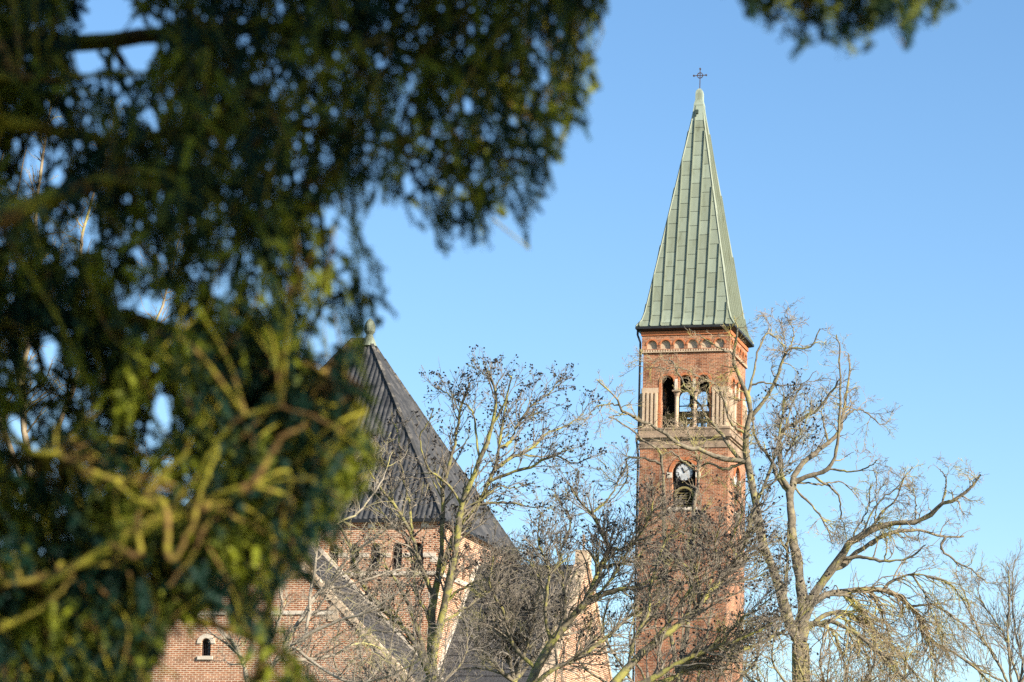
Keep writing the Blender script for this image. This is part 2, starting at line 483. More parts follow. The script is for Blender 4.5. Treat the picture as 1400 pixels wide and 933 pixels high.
for k in range(13):
    x = -SP - AR + 0.08 + k * (2 * (SP + AR) - 0.16) / 12
    rl.box(x - 0.026, x + 0.026, -HB + 0.36, -HB + 0.40, z_sill + 0.03, z_sill + 1.42)
rl.box(-SP - AR + 0.02, SP + AR - 0.02, -HB + 0.35, -HB + 0.41, z_sill + 1.42, z_sill + 1.60)
rl.box(-SP - AR + 0.02, SP + AR - 0.02, -HB + 0.352, -HB + 0.408, z_sill + 1.86, z_sill + 1.91)
rl.box(-SP - AR + 0.02, SP + AR - 0.02, -HB + 0.34, -HB + 0.40, z_sill + 0.98, z_sill + 1.04)
for k in (1, 2, 3):
    rl.spun(k).build('railing', M['black_metal'], tower)
hr = MB(); hr.box(-SP - AR - .1, SP + AR + .1, -0.05, 0.05, z_imp + 0.42, z_imp + 0.45)
hr.build('tie_beam', M['black_metal'], tower); hr.spun(1).moved(0, 0, 0.06).build('tie_beam', M['black_metal'], tower)
# blind arcade under the eaves
HT = HB + 0.07
nA = 6; pitch = (2 * HT - 0.35) / nA; ra = 0.255; za = z_arc0 + 0.20
holes = [arch(-HT + 0.175 + pitch * (k + 0.5), z_arc0, za, ra) for k in range(nA)]
m = MB(); m.plate([(-HT, z_dent + 0.002), (HT - 0.3, z_dent + 0.002), (HT - 0.3, z_soff), (-HT, z_soff)],
                  [[(min(x, HT - 0.32), z) for x, z in h] for h in holes], -HT, -HT + 0.3)
m.four().build('arcade_wall', M['tower_brick'], tower)
tp = []
for k in range(nA):
    m = MB(); m.ring(-HT + 0.175 + pitch * (k + 0.5), za, ra + 0.004, ra + 0.075, -HT - 0.03, -HT + 0.04, 0, math.pi, 16); tp.append(m)
per_side(tp, 'arcade_arch', M['red_brick_trim'], tower)
per_side([boxmb(-HT - 0.05, HT + 0.049, -HT - 0.05, -HT - 0.002, z_soff - 0.2, z_soff - 0.005)], 'eaves_moulding', M['red_brick_trim'], tower)
m = MB(); m.box(-HT + 0.1, HT - 0.32, -HT + 0.11, -HT + 0.29, z_arc0 - 0.05, za + ra + 0.05)
per_side([m], 'arcade_panel', M['plaster'], tower)
m = MB()
for k in range(34):
    x = -HT + 0.1 + k * (2 * HT - 0.2) / 33
    m.box(x - 0.035, x + 0.035, -HT - 0.03, -HT - 0.002, z_dent + 0.055, z_arc0 - 0.04)
m.box(-HT - 0.02, HT + 0.019, -HT - 0.03, -HT - 0.002, z_dent + 0.01, z_dent + 0.05)
m.four().build('dentil_course', M['stone'], tower)['kind'] = 'stuff'
# spire: standing seam copper, flared at the eaves
HE = 2.53
ZA = lambda py: T.pick(956, py, 0)[1]
z_top = ZA(146); rt = 0.17
z_fl = Z(425); hf = T.pick(883.5, 425, 0)[0]
hf = 2.16
def spire_face():
    panels, seams, base = MB(), MB(), MB()
    lv = [(z_spire, HE), (z_spire + (z_fl - z_spire) * 0.45, HE - 0.24), (z_fl, hf), (z_top, rt)]
    s_acc = 0; rowh = 0.80
    segs = []
    for (za_, ha), (zb_, hb) in zip(lv[:-1], lv[1:]):
        L = math.hypot(zb_ - za_, ha - hb); segs.append((s_acc, s_acc + L, za_, ha, zb_, hb)); s_acc += L
    sw = 0.555; nst = 10
    def to3(seg, x, s, off):
        s0, s1, za_, ha, zb_, hb = seg
        f = (s - s0) / (s1 - s0); z = za_ + (zb_ - za_) * f; y = -(ha + (hb - ha) * f)
        L = s1 - s0; nz = (ha - hb) / L; ny = -(zb_ - za_) / L
        return (x, y + ny * off, z + nz * off)
    def clip(P, seg):
        s0, s1, za_, ha, zb_, hb = seg
        for fn in (lambda p: p[1] - s0, lambda p: s1 - p[1],
                   lambda p: (ha + (hb - ha) * (p[1] - s0) / (s1 - s0)) - p[0],
                   lambda p: (ha + (hb - ha) * (p[1] - s0) / (s1 - s0)) + p[0]):
            o = []
            for i in range(len(P)):
                a, b = P[i], P[(i + 1) % len(P)]; da, db = fn(a), fn(b)
                if da >= 0: o.append(a)
                if da * db < 0:
                    t = da / (da - db); o.append((a[0] + (b[0] - a[0]) * t, a[1] + (b[1] - a[1]) * t))
            P = o
            if len(P) < 3: return []
        return P
    for seg in segs:
        s0, s1, za_, ha, zb_, hb = seg
        base.poly([to3(seg, -ha, s0, 0), to3(seg, ha, s0, 0), to3(seg, hb, s1, 0), to3(seg, -hb, s1, 0)])
    for c in range(-nst, nst):
        xa, xb = (c - 0.25) * sw, (c + 0.75) * sw
        off = (c * 0.37 % 1) * rowh + random.uniform(-0.04, 0.04)
        for rrow in range(-1, int(s_acc / rowh) + 2):
            sa, sb = rrow * rowh + off, (rrow + 1) * rowh + off
            tone = min(1, max(0, random.gauss(0.58, 0.09)))
            for seg in segs:
                P = clip([(xa + 0.012, sa + 0.012), (xb - 0.06, sa + 0.012), (xb - 0.06, sb - 0.012), (xa + 0.012, sb - 0.012)], seg)  # wide gap left of each seam bares a dark strip standing for its shadow
                if P: panels.poly([to3(seg, x, s, 0.025) for x, s in P], tone)
        for seg in segs:
            P = clip([(xb - 1e-4, seg[0]), (xb + 1e-4, seg[0]), (xb + 1e-4, seg[1]), (xb - 1e-4, seg[1])], seg)
            if P:
                lo, hi = min(p[1] for p in P), max(p[1] for p in P)
                if hi - lo > 0.05:
                    seams.bar(to3(seg, xb, lo, 0.04), to3(seg, xb, hi - 0.02, 0.04), 0.045, 0.11, (0, -1, 0.2))
    return panels, seams, base
random.seed(3)
P_, S_, B_ = MB(), MB(), MB()
for k in range(4):
    a_, s_, b_ = spire_face(); P_.add(a_.spun(k)); S_.add(s_.spun(k)); B_.add(b_.spun(k))
sp = P_.build('spire', M['copper'], tower, tone=True)
B_.build('joint_shade_underlay', M['copper_dark'], sp)  # dark base: panel joints, and the painted shadow beside each seam
S_.build('seam', M['copper'], sp, tone=True)
h = MB()
for sx, sy in ((-1, -1), (1, -1), (1, 1), (-1, 1)):
    lv = [(z_spire, HE), (z_spire + (z_fl - z_spire) * 0.45, HE - 0.24), (z_fl, hf), (z_top, rt)]
    for (za_, ha), (zb_, hb) in zip(lv[:-1], lv[1:]):
        h.bar((sx * ha, sy * ha, za_ + 0.03), (sx * hb, sy * hb, zb_ + 0.03), 0.075, 0.08)
h.build('hip_roll', M['copper'], sp, tone=True)
# cap and cross
cp = MB()
def frus(mb, levels):
    for (h0, z0), (h1, z1) in zip(levels[:-1], levels[1:]):
        for k in range(4):
            f = MB(); f.poly([(-h0, -h0, z0), (h0, -h0, z0), (h1, -h1, z1), (-h1, -h1, z1)], 0.95); mb.add(f.spun(k))
    h1, z1 = levels[-1]; mb.poly([(-h1, -h1, z1), (h1, -h1, z1), (h1, h1, z1), (-h1, h1, z1)], 0.95)
frus(cp, [(0.36, ZA(167.5)), (0.25, ZA(147)), (0.26, ZA(145)), (0.19, ZA(138)), (0.19, ZA(128.5)), (0.15, ZA(124.5)), (0.05, ZA(121.5))])
cp.build('spire_cap', M['copper'], sp, tone=True)
hk = MB(); hk.box(-0.16, 0.02, -0.42, -0.27, ZA(158), ZA(153)); hk.box(-0.14, -0.08, -0.44, -0.2, ZA(162), ZA(158))
hk.build('ladder_hook', M['copper_dark'], sp)
zc = ZA(103.5)
cr = MB(); cr.bar((0, 0, ZA(122)), (0, 0, ZA(94)), 0.038); cr.bar((-0.33, 0, zc), (0.33, 0, zc), 0.036)
cr.ring(0, zc, 0.125, 0.163, -0.025, 0.025, n=20)
for x, z in ((-0.33, zc), (0.33, zc), (0, ZA(94.5))):
    cr.ring(x, z, 0.001, 0.05, -0.03, 0.03, n=8)
cr.build('cross', M['iron'], tower)
# eaves board and gutter
ev = MB()
for k in range(4):
    f = MB()
    f.poly([(-HT - 0.01, -HT - 0.01, z_soff - 0.002), (HT + 0.01, -HT - 0.01, z_soff - 0.002), (HE + 0.04, -HE - 0.04, z_spire - 0.12), (-HE - 0.04, -HE - 0.04, z_spire - 0.12)])
    f.poly([(-HE - 0.04, -HE - 0.04, z_spire - 0.12), (HE + 0.04, -HE - 0.04, z_spire - 0.12), (HE + 0.04, -HE - 0.04, z_spire - 0.004), (-HE - 0.04, -HE - 0.04, z_spire - 0.004)])
    f.poly([(-HE - 0.04, -HE - 0.04, z_spire - 0.004), (HE + 0.04, -HE - 0.04, z_spire - 0.004), (HT, -HT, z_spire - 0.004), (-HT, -HT, z_spire - 0.004)])
    ev.add(f.spun(k))
ev.build('gutter', M['black_metal'], tower)
dp = MB(); xd = -HS - 0.07
for a_, b_ in (((-HE, -HT + .1, z_spire - 0.1), (-HE, -HT + .1, z_spire - 0.35)), ((-HE, -HT + .1, z_spire - 0.35), (xd - .04, -HT + .1, z_spire - 0.75)),
               ((xd - .04, -HT + .1, z_spire - 0.75), (xd - .04, -HT + .1, z_corn + 0.3)), ((xd - .04, -HT + .1, z_corn + 0.3), (xd - .14, -HT + .1, z_corn)),
               ((xd - .14, -HT + .1, z_corn), (xd - .03, -HT + .1, z_shaft - .3)), ((xd - .03, -HT + .1, z_shaft - .3), (xd - .03, -HT + .1, 0.1))):
    dp.bar(a_, b_, 0.09)
dp.build('drainpipe', M['black_metal'], tower)

# ------------------------------------------------------------------ church
OC = at(602, 712, 110.0)
N = Frame(OC)
church = thing('brick_church', 'pale red brick church with dark tiled hip roof and arched windows', 'church', (OC[0], OC[1], 0), -A)
ND, NL = 11.0, 11.0
ze = N.pick(540, 711, 0)[1]
wx = [N.pick(x, 760, 0)[0] for x in (425, 455.5, 484, 512.5, 542.5, 571)]
wz0, wzs = N.pick(528, 779, 0)[1], N.pick(528, 750, 0)[1]; wr = 0.21
def wall_block(name, u0, u1, v0, v1, z1, fholes=(), rholes=(), t=0.6):
    m = MB()
    m.plate([(u0, 0), (u1, 0), (u1, z1), (u0, z1)], list(fholes), v0, v0 + t)
    m.plate([(u0, 0), (u1, 0), (u1, z1), (u0, z1)], [], v1 - t, v1)
    for ua, ub, hl in ((u0, u0 + t, []), (u1 - t, u1, list(rholes))):
        s = MB(); s.plate([(v0 + t, 0), (v1 - t, 0), (v1 - t, z1), (v0 + t, z1)], hl, -ub, -ua)
        m.add(s.spun(1))
    return m.build(name, M['nave_brick'], church)
rwin = [1.5 + 0.95 * k for k in range(9)]
wall_block('nave_wall', -NL, 0, 0, ND, ze - 0.02, [arch(x, wz0, wzs, wr) for x in wx], [arch(v, wz0, wzs, wr) for v in rwin])
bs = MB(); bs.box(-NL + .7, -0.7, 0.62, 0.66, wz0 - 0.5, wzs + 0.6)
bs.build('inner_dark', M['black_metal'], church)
LAT = MB
def window(parent, cx, z0, zs, r, y, rot=0, shift=(0, 0)):
    f = MB(); f.ring(cx, zs, r - 0.03, r - 0.002, y + 0.08, y + 0.3, 0, math.pi, 12)
    f.box(cx - r + 0.002, cx - r + 0.03, y + 0.08, y + 0.3, z0, zs - .002); f.box(cx + r - 0.03, cx + r - 0.002, y + 0.08, y + 0.3, z0, zs - .002)
    for k in range(-1, 2):
        f.box(cx + k * r * 0.5 - 0.011, cx + k * r * 0.5 + 0.011, y + 0.2, y + 0.225, z0, zs + math.sqrt(max(0, r * r - (k * r * .5) ** 2)) - 0.02)
    zz = z0 + 0.12
    while zz < zs + r - 0.05:
        hw = r if zz < zs else math.sqrt(max(0.001, r * r - (zz - zs) ** 2))
        f.box(cx - hw + .03, cx + hw - .03, y + 0.226, y + 0.25, zz - 0.011, zz + 0.011); zz += 0.15
    p = MB(); p.plate(arch(cx, z0, zs, r - 0.004), [], y + 0.31, y + 0.33)
    if rot: f = f.spun(1); p = p.spun(1)
    f.moved(*shift); p.moved(*shift)
    fo = f.build('window', M['iron'], parent); p.build('pane', M['glass'], fo)
for x in wx:
    window(church, x, wz0, wzs, wr, 0)
for v in rwin:
    window(church, v, wz0, wzs, wr, 0, 1, (0, 0))
# stone and brick trim
def band(*a, spin=False, m='pale_stone', name='stone_band'):
    q = boxmb(*a); q = q.spun(1) if spin else q
    q.build(name, M[m], church)
band(-NL, 0.05, -0.10, -0.003, ze - 0.12, ze + 0.02); band(0.003, 0.10, -0.099, ND, ze - 0.121, ze + 0.019)
zb = N.pick(528, 784, 0)[1]
band(-NL, 0.05, -0.07, -0.003, zb - 0.08, zb + 0.08); band(0.003, 0.07, -0.069, ND, zb - 0.081, zb + 0.079)
zi = N.pick(528, 759, 0)[1]
ed = sorted(wx)
for xa, xb in zip([ed[0] - .9] + [x + wr for x in ed], [x - wr for x in ed] + [ed[-1] + wr + .55]):
    band(xa + 0.02, xb - 0.02, -0.035, -0.004, zi - 0.08, zi + 0.08)
for xx in range(5):
    band(-0.75 - xx * 2.2, -0.45 - xx * 2.2, -0.06, -0.004, ze - 0.32, ze - 0.125)
for zz in np.arange(2.2, ze - 1.2, 1.4):
    band(-0.36, 0.013, -0.013, 0.3, zz, zz + 0.22, name='quoin')
de = MB()
for k in range(74):
    x = -0.1 - k * 0.145
    de.box(x - 0.05, x, -0.055, -0.0035, ze - 0.30, ze - 0.16)
de.build('dentil_course', M['nave_brick'], church)['kind'] = 'stuff'
for x in wx:
    ar = MB(); ar.ring(x, wzs, wr + 0.005, wr + 0.14, -0.02, 0.06, 0, math.pi, 12)
    ar.build('window_arch', M['nave_brick'], church)
# tiled hip roof with real tile ribs
OV = 0.14
apx, apz = N.pick(505, 466, ND / 2)
ridge_l = -NL + (0 - apx)
def rib_face(mb, P0, ux, up_len_fn, s0, s1, slope_dir, normal, period=0.215, amp=0.075, rows=24, step=0.034):
    """corrugated sheet: s runs along the eave, every column climbs to up_len_fn(s)"""
    n = int((s1 - s0) / step); i0 = len(mb.v)
    for i in range(n + 1):
        s = s0 + (s1 - s0) * i / n; L = max(0.01, up_len_fn(s))
        for j in range(rows + 1):
            t = L * j / rows
            wob = 0.35 * math.sin(t * 1.3 + int(s / period) * 2.1) * 0.06
            ph = abs(math.sin(math.pi * (s + wob) / period))
            d = amp * (ph ** 0.7) - 0.02 * ((t / 0.33) % 1.0) + 0.012 * math.sin(s * 2.3 + t * 1.7)
            p = P0 + ux * s + slope_dir * t + normal * d
            mb.v.append(tuple(p))
    for i in range(n):
        for j in range(rows):
            a = i0 + i * (rows + 1) + j
            mb.f.append((a, a + rows + 1, a + rows + 2, a + 1)); mb.tone.append(.5)
e0 = np.array([-NL - OV, -OV, ze]); e1 = np.array([OV, -OV, ze]); e2 = np.array([OV, ND + OV, ze]); e3 = np.array([-NL - OV, ND + OV, ze])
ap = np.array([apx, ND / 2, apz]); al = np.array([ridge_l, ND / 2, apz])
X_ = np.array([1.0, 0, 0]); Y_ = np.array([0, 1.0, 0])
rf = MB()
run = ND / 2 + OV; rise = apz - ze; Lf = math.hypot(run, rise)
sd = np.array([0, run, rise]) / Lf; nm = np.array([0, -rise, run]) / Lf
W = e1[0] - e0[0]; hipR = e1[0] - apx; hipL = ridge_l - e0[0]
rib_face(rf, e0, X_, lambda s: Lf * min(1, s / hipL, (W - s) / hipR), 0, W, sd, nm, rows=26)
sdb = np.array([0, -run, rise]) / Lf; nmb = np.array([0, rise, run]) / Lf
rf.poly([e2, e3, al, ap])
runr = e1[0] - apx; Lr = math.hypot(runr, rise)
sdr = np.array([-runr, 0, rise]) / Lr; nmr = np.array([rise, 0, runr]) / Lr
Wd = e2[1] - e1[1]
rib_face(rf, e1, Y_, lambda s: Lr * min(1, s / (Wd / 2), (Wd - s) / (Wd / 2)), 0, Wd, sdr, nmr, rows=26)
rf.poly([e3, e0, al])
roof = rf.build('roof', M['slate'], church, normals=False)
for p in roof.data.polygons: p.use_smooth = True
hp = MB()
random.seed(5)
def hip_tiles(a, b, r=0.10):
    a, b = Vector(a), Vector(b); L = (b - a).length; k = int(L / 0.36)
    for i in range(k):
        p0 = a + (b - a) * (i / k); p1 = a + (b - a) * ((i + 1.08) / k); j = random.uniform(-0.012, 0.012)
        hp.bar(p0 + Vector((0, 0, 0.05 + j)), p1 + Vector((0, 0, 0.07 + j)), 0.15, 0.13)
hip_tiles(e1, ap); hip_tiles(e2, ap); hip_tiles(e0, al); hip_tiles(ap, al)
hp.build('ridge_tile', M['mortar'], roof)
gu = MB(); gu.bar(e0 + np.array([0, -0.06, -0.05]), e1 + np.array([0.1, -0.06, -0.05]), 0.12, 0.12); gu.bar(e1 + np.array([0.06, -0.1, -0.05]), e2 + np.array([0.06, 0, -0.05]), 0.12, 0.12)
gu.box(-NL - OV + .1, OV - 0.05, -OV + 0.02, -0.101, ze - 0.03, ze - 0.0); gu.box(0.101, OV - .02, -OV + .02, ND + OV - .1, ze - .031, ze - .001)
gu.build('gutter', M['black_metal'], church)
fi = MB(); fi.lathe([(0.34, apz - 0.25), (0.22, apz + 0.05), (0.13, apz + 0.25), (0.22, apz + 0.38), (0.24, apz + 0.62), (0.16, apz + 0.82), (0.03, apz + 0.95)], 14, apx, ND / 2)
fi.build('finial', M['copper'], roof, tone=True)

# gabled front wing
GV = -6.2
gax, gaz = N.pick(347, 705, GV)
gbx, gbz = N.pick(540, 912, GV)
sl = (gaz - gbz) / (gbx - gax); gz0 = gaz - sl * 6.6; hw = 6.6
swx, swz = N.pick(281, 897, GV); sws = N.pick(281, 880, GV)[1]
m = MB()
m.plate([(gax - hw, 0), (gax + hw, 0), (gax + hw, gz0), (gax, gaz), (gax - hw, gz0)], [arch(swx, swz, sws, 0.19)], GV, GV + 0.55)
for sx in (-1, 1):
    xa, xb = sorted((gax + sx * hw, gax + sx * (hw - .55)))
    m.box(xa, xb, GV + 0.55, -0.004, 0, gz0 - 0.6)
m.build('gable_wall', M['nave_brick'], church)
window(church, swx, swz, sws, 0.19, GV)
nrm = 1 / math.hypot(1, sl)
for sx in (-1, 1):
    cs = MB(); cs.bar((gax + sx * 0.02, GV + 0.16, gaz + 0.06), (gax + sx * hw * 1.02, GV + 0.16, gaz - sl * hw * 1.02 + 0.06), 0.46, 0.20)
    cs.build('coping', M['stone'], church)
for f in (0.52, 0.80, 0.97):
    x = gax + hw * f; z = gaz - sl * hw * f
    boxmb(x - 0.30, x + 0.10, GV - 0.045, GV + 0.3, z - 0.62, z - 0.05).build('kneeler', M['stone'], church)
zb2 = N.pick(400, 838, GV)[1]
hwb = (gaz - zb2) / sl - 0.4
band(gax + 0.9, gax + hwb, GV - 0.05, GV - 0.003, zb2 - 0.07, zb2 + 0.07); band(gax - hwb, gax - 0.9, GV - 0.05, GV - 0.003, zb2 - 0.07, zb2 + 0.07)
sb = MB(); sb.ring(swx, sws, 0.195, 0.36, -0.04 + GV, GV + 0.05, 0, math.pi, 12); sb.build('window_arch', M['pale_stone'], church)
band(swx - 0.3, swx + 0.3, GV - 0.07, GV + 0.1, swz - 0.14, swz - .003, name='window_sill')
rw = MB()
for sx in (-1, 1):
    Lw = math.hypot(hw, sl * hw)
    P0 = np.array([gax, GV + 0.5, gaz - 0.12]); dn = np.array([sx, 0, -sl]) * nrm; nn = np.array([sx * sl, 0, 1]) * nrm
    k = 30
    for i in range(k):
        a = P0 + dn * Lw * i / k + nn * 0.03; b_ = P0 + dn * Lw * (i + 1.0) / k + nn * 0.065
        q = np.array([0, -GV - 0.503, 0])
        rw.poly([a, a + q, b_ + q, b_] if sx < 0 else [b_, b_ + q, a + q, a])
        rw.poly([b_, b_ + q, b_ + q - nn * 0.036, b_ - nn * 0.036])
rw.build('wing_roof', M['dark_slate'], church, normals=False)
fs = MB()
for sx in (-1, 1):
    fs.bar((gax, -0.03, gaz + 0.05), (gax + sx * hw, -0.03, gaz - sl * hw + 0.05), 0.1, 0.14)
fs.build('flashing', M['pale_stone'], church)

# side chapel with its gable end to the right
VM = 5.2
cux, cuz = N.pick(803, 768, VM)
fx, fz = N.pick(751, 933, VM)     # lower front of the chapel gable, refined below
# front slope of the gable: choose the depth so that it meets the sight line of its foot
best = None
for vv in np.linspace(-2, VM - 1, 200):
    p = N.o + U * cux + V_ * vv
    for zz in np.linspace(0, cuz, 120):
        e = np.hypot(*(proj(np.array([p[0], p[1], zz])) - np.array([750, 933])))
        if best is None or e < best[0]: best = (e, vv, zz)
csl = (cuz - best[2]) / (VM - best[1]); chw = 7.8
cz0 = cuz - csl * chw
m = MB()
s = MB(); s.plate([(VM - chw, 0), (VM + chw, 0), (VM + chw, cz0), (VM, cuz), (VM - chw, cz0)], [], -cux, -cux + 0.5); m.add(s.spun(1))
m.box(0.004, cux - 0.5, VM - chw, VM - chw + 0.5, 0, cz0 - 0.5); m.box(0.004, cux - 0.5, VM + chw - 0.5, VM + chw, 0, cz0 - .5)
m.build('chapel_wall', M['nave_brick'], church)
rc = MB(); cn = 1 / math.hypot(1, csl)
for sx in (-1, 1):
    dn = np.array([0, sx, -csl]) * cn; nn = np.array([0, sx * csl, 1]) * cn; Lc = chw / cn
    P0 = np.array([0.005, VM, cuz - 0.15]); q = np.array([cux - 0.45, 0, 0]); k = 26
    for i in range(k):
        a = P0 + dn * Lc * i / k + nn * 0.03; b_ = P0 + dn * Lc * (i + 1) / k + nn * 0.065
        rc.poly([a, a + q, b_ + q, b_] if sx > 0 else [b_, b_ + q, a + q, a])
        rc.poly([b_, b_ + q, b_ + q - nn * 0.036, b_ - nn * 0.036])
rc.build('chapel_roof', M['dark_slate'], church, normals=False)
for sx in (-1, 1):
    cc = MB(); cc.bar((cux - 0.2, VM + sx * 0.02, cuz + 0.05), (cux - 0.2, VM + sx * chw * 1.02, cuz - csl * chw * 1.02 + 0.05), 0.5, 0.18)
    cc.build('coping', M['stone'], church)
for f in (0.35, 0.7, 0.95):
    boxmb(cux - .3, cux + 0.04, VM - chw * f - 0.1, VM - chw * f + 0.3, cuz - csl * chw * f - 0.5, cuz - csl * chw * f).build('kneeler', M['stone'], church)
cc = MB(); cc.box(cux - 0.42, cux + 0.08, VM - 0.35, VM + 0.35, cuz - 0.1, cuz + 0.42); cc.build('gable_top_stone', M['stone'], church)
cc = MB(); cc.bar((cux - .17, VM, cuz + .42), (cux - .17, VM, cuz + 1.1), .08); cc.bar((cux - .17, VM - .2, cuz + .85), (cux - .17, VM + .2, cuz + .85), .08)
cc.build('gable_cross', M['weathered_stone'], church)
fs = MB(); fs.bar((0.05, VM, cuz + .02), (0.05, VM - chw, cz0 + .02), 0.12, 0.14); fs.build('chapel_flashing', M['pale_stone'], church)


# ------------------------------------------------------------------ bare trees
def catmull(P, n):
    P = np.asarray(P, float)
    if len(P) == 2:
        return P[0] + (P[1] - P[0]) * np.linspace(0, 1, n)[:, None]
    Q = np.vstack([2 * P[0] - P[1], P, 2 * P[-1] - P[-2]])
    out = []
    for t in np.linspace(0, len(P) - 1 - 1e-9, n):
        i = int(t); f = t - i
        p0, p1, p2, p3 = Q[i:i + 4]
        out.append(0.5 * ((2 * p1) + (-p0 + p2) * f + (2 * p0 - 5 * p1 + 4 * p2 - p3) * f * f + (-p0 + 3 * p1 - 3 * p2 + p3) * f ** 3))
    return np.array(out)


def nrmz(a):
    return a / np.maximum(np.linalg.norm(a, axis=-1, keepdims=True), 1e-9)


def tubes(P, Rr, sides):
    """P (B,N,3), Rr (B,N) -> vertices, quads"""
    B, N_, _ = P.shape
    Tn = nrmz(np.gradient(P, axis=1))
    ref = np.array([0.31, 0.17, 0.93]); ref2 = np.array([0.9, -0.3, 0.1])
    ref = np.where(np.abs(Tn[:, :1] @ ref)[..., None] > 0.9, ref2, ref)
    n1 = nrmz(np.cross(Tn, np.broadcast_to(ref, Tn.shape))); n2 = np.cross(Tn, n1)
    a = np.arange(sides) * 2 * np.pi / sides
    V = P[:, :, None, :] + Rr[:, :, None, None] * (np.cos(a)[None, None, :, None] * n1[:, :, None, :] + np.sin(a)[None, None, :, None] * n2[:, :, None, :])
    idx = np.arange(B * N_ * sides).reshape(B, N_, sides)
    i0 = idx[:, :-1]; i1 = idx[:, 1:]
    Q = np.stack([i0, np.roll(i0, -1, 2), np.roll(i1, -1, 2), i1], -1)
    return V.reshape(-1, 3), Q.reshape(-1, 4)


def join(parts):
    Vs, Qs, o = [], [], 0
    for V, Q in parts:
        Vs.append(V); Qs.append(Q + o); o += len(V)
    return np.concatenate(Vs), np.concatenate(Qs)


def grow(P, Rr, count, tr=(0.25, 1.0), ang=(30, 60), ln=(0.5, 1.2), n=6, wig=0.12, bias=(0, 0, 0.1), rf=0.55, rmin=0.006, rmax=9, taper=0.25, lenw=True, toward=None):
    """children on a batch of branches"""
    B, N_, _ = P.shape
    L = np.linalg.norm(np.diff(P, axis=1), axis=2).sum(1)
    pr = L / L.sum() if lenw else np.full(B, 1 / B)
    k = rng.choice(B, count, p=pr)
    t = rng.uniform(*tr, count) * (N_ - 1)
    i = np.minimum(t.astype(int), N_ - 2); f = (t - i)[:, None]
    p0 = P[k, i] * (1 - f) + P[k, i + 1] * f
    r0 = Rr[k, i] * (1 - f[:, 0]) + Rr[k, i + 1] * f[:, 0]
    tn = nrmz(P[k, i + 1] - P[k, i])
    rnd = rng.normal(size=(count, 3)); pp = nrmz(rnd - (rnd * tn).sum(1, keepdims=True) * tn)
    a = np.radians(rng.uniform(*ang, count))[:, None]
    d = nrmz(tn * np.cos(a) + pp * np.sin(a) + np.array(bias))
    l = rng.uniform(*ln, count) * (1.2 - 0.75 * (t / (N_ - 1)))
    st = (l / (n - 1))[:, None]
    out = np.empty((count, n, 3)); out[:, 0] = p0
    for j in range(1, n):
        d = nrmz(d + rng.normal(scale=wig, size=(count, 3)) + np.array(bias) * 0.35)
        out[:, j] = out[:, j - 1] + d * st
    rr = np.clip(r0 * rf, rmin, rmax)
    rad = rr[:, None] * np.linspace(1, taper, n)[None]
    return out, rad


class Tree:
    def __init__(s, name, label, base_px, depth, group=None):
        s.D = depth; s.limbs = []; s.pix = []; s.dep = []
        b = at(base_px[0], base_px[1], depth); s.base = np.array([b[0], b[1], 0.0])
        s.root = thing(name, label, 'tree', s.base, 0, group)

    def limb(s, pts, r0, r1, dd=0.0, n=22, wob=1.2):
        """pts in photograph pixels, r in photograph pixels; dd = how far the tip leans away or towards (m)"""
        pts = np.array(pts, float)
        d0 = s.D
        if s.pix:
            allp = np.concatenate(s.pix); alld = np.concatenate(s.dep)
            e = np.hypot(*(allp - pts[0]).T); i = e.argmin()
            if e[i] < 25:
                d0 = alld[i]
                if e[i] < 14: pts[0] = allp[i]
        Q = catmull(pts, n)
        seg = np.linspace(0, 1, n)
        j = rng.normal(scale=wob, size=(n, 2)); j[0] = 0
        Q = Q + j * 0.6
        dep = d0 + dd * seg ** 1.2
        W3 = np.array([at(x, y, z) for (x, y), z in zip(Q, dep)])
        rad = np.linspace(r0, r1, n) * s.D / F
        rad *= 1 + 0.10 * rng.normal(size=n)
        s.limbs.append((W3, rad)); s.pix.append(Q); s.dep.append(dep)

    def ground_trunk(s, p_px, r0, r1):
        """a trunk from the ground up to the first traced point"""
        top = at(p_px[0], p_px[1], s.D)
        P = catmull([s.base, s.base * 0.6 + top * 0.4 + np.array([0.15, 0.1, 0]), top], 22)
        rad = np.linspace(r0, r1, 22) * s.D / F
        rad[:3] *= np.array([1.5, 1.25, 1.08])
        s.limbs.append((P, rad)); s.pix.append(proj(P)); s.dep.append(P[:, 1])

    def arrays(s, skip=0):
        return np.array([l[0] for l in s.limbs[skip:]]), np.array([l[1] for l in s.limbs[skip:]])

    def finish(s, sets, mats, cones=None, cone_mat=None):
        P, Rr = s.arrays()
        V, Q = tubes(P - s.base, Rr, 9)
        quads('trunk', V, Q, mats[0], s.root)
        parts = [tubes(p - s.base, np.maximum(r, 0.0045), sd) for p, r, sd in sets]
        V, Q = join(parts)
        quads('crown', V, Q, mats[1], s.root)
        if cones is not None:
            V, Q = cone_mesh(cones - s.base)
            o = quads('cones', V, Q, cone_mat, s.root, smooth=False); o['kind'] = 'stuff'


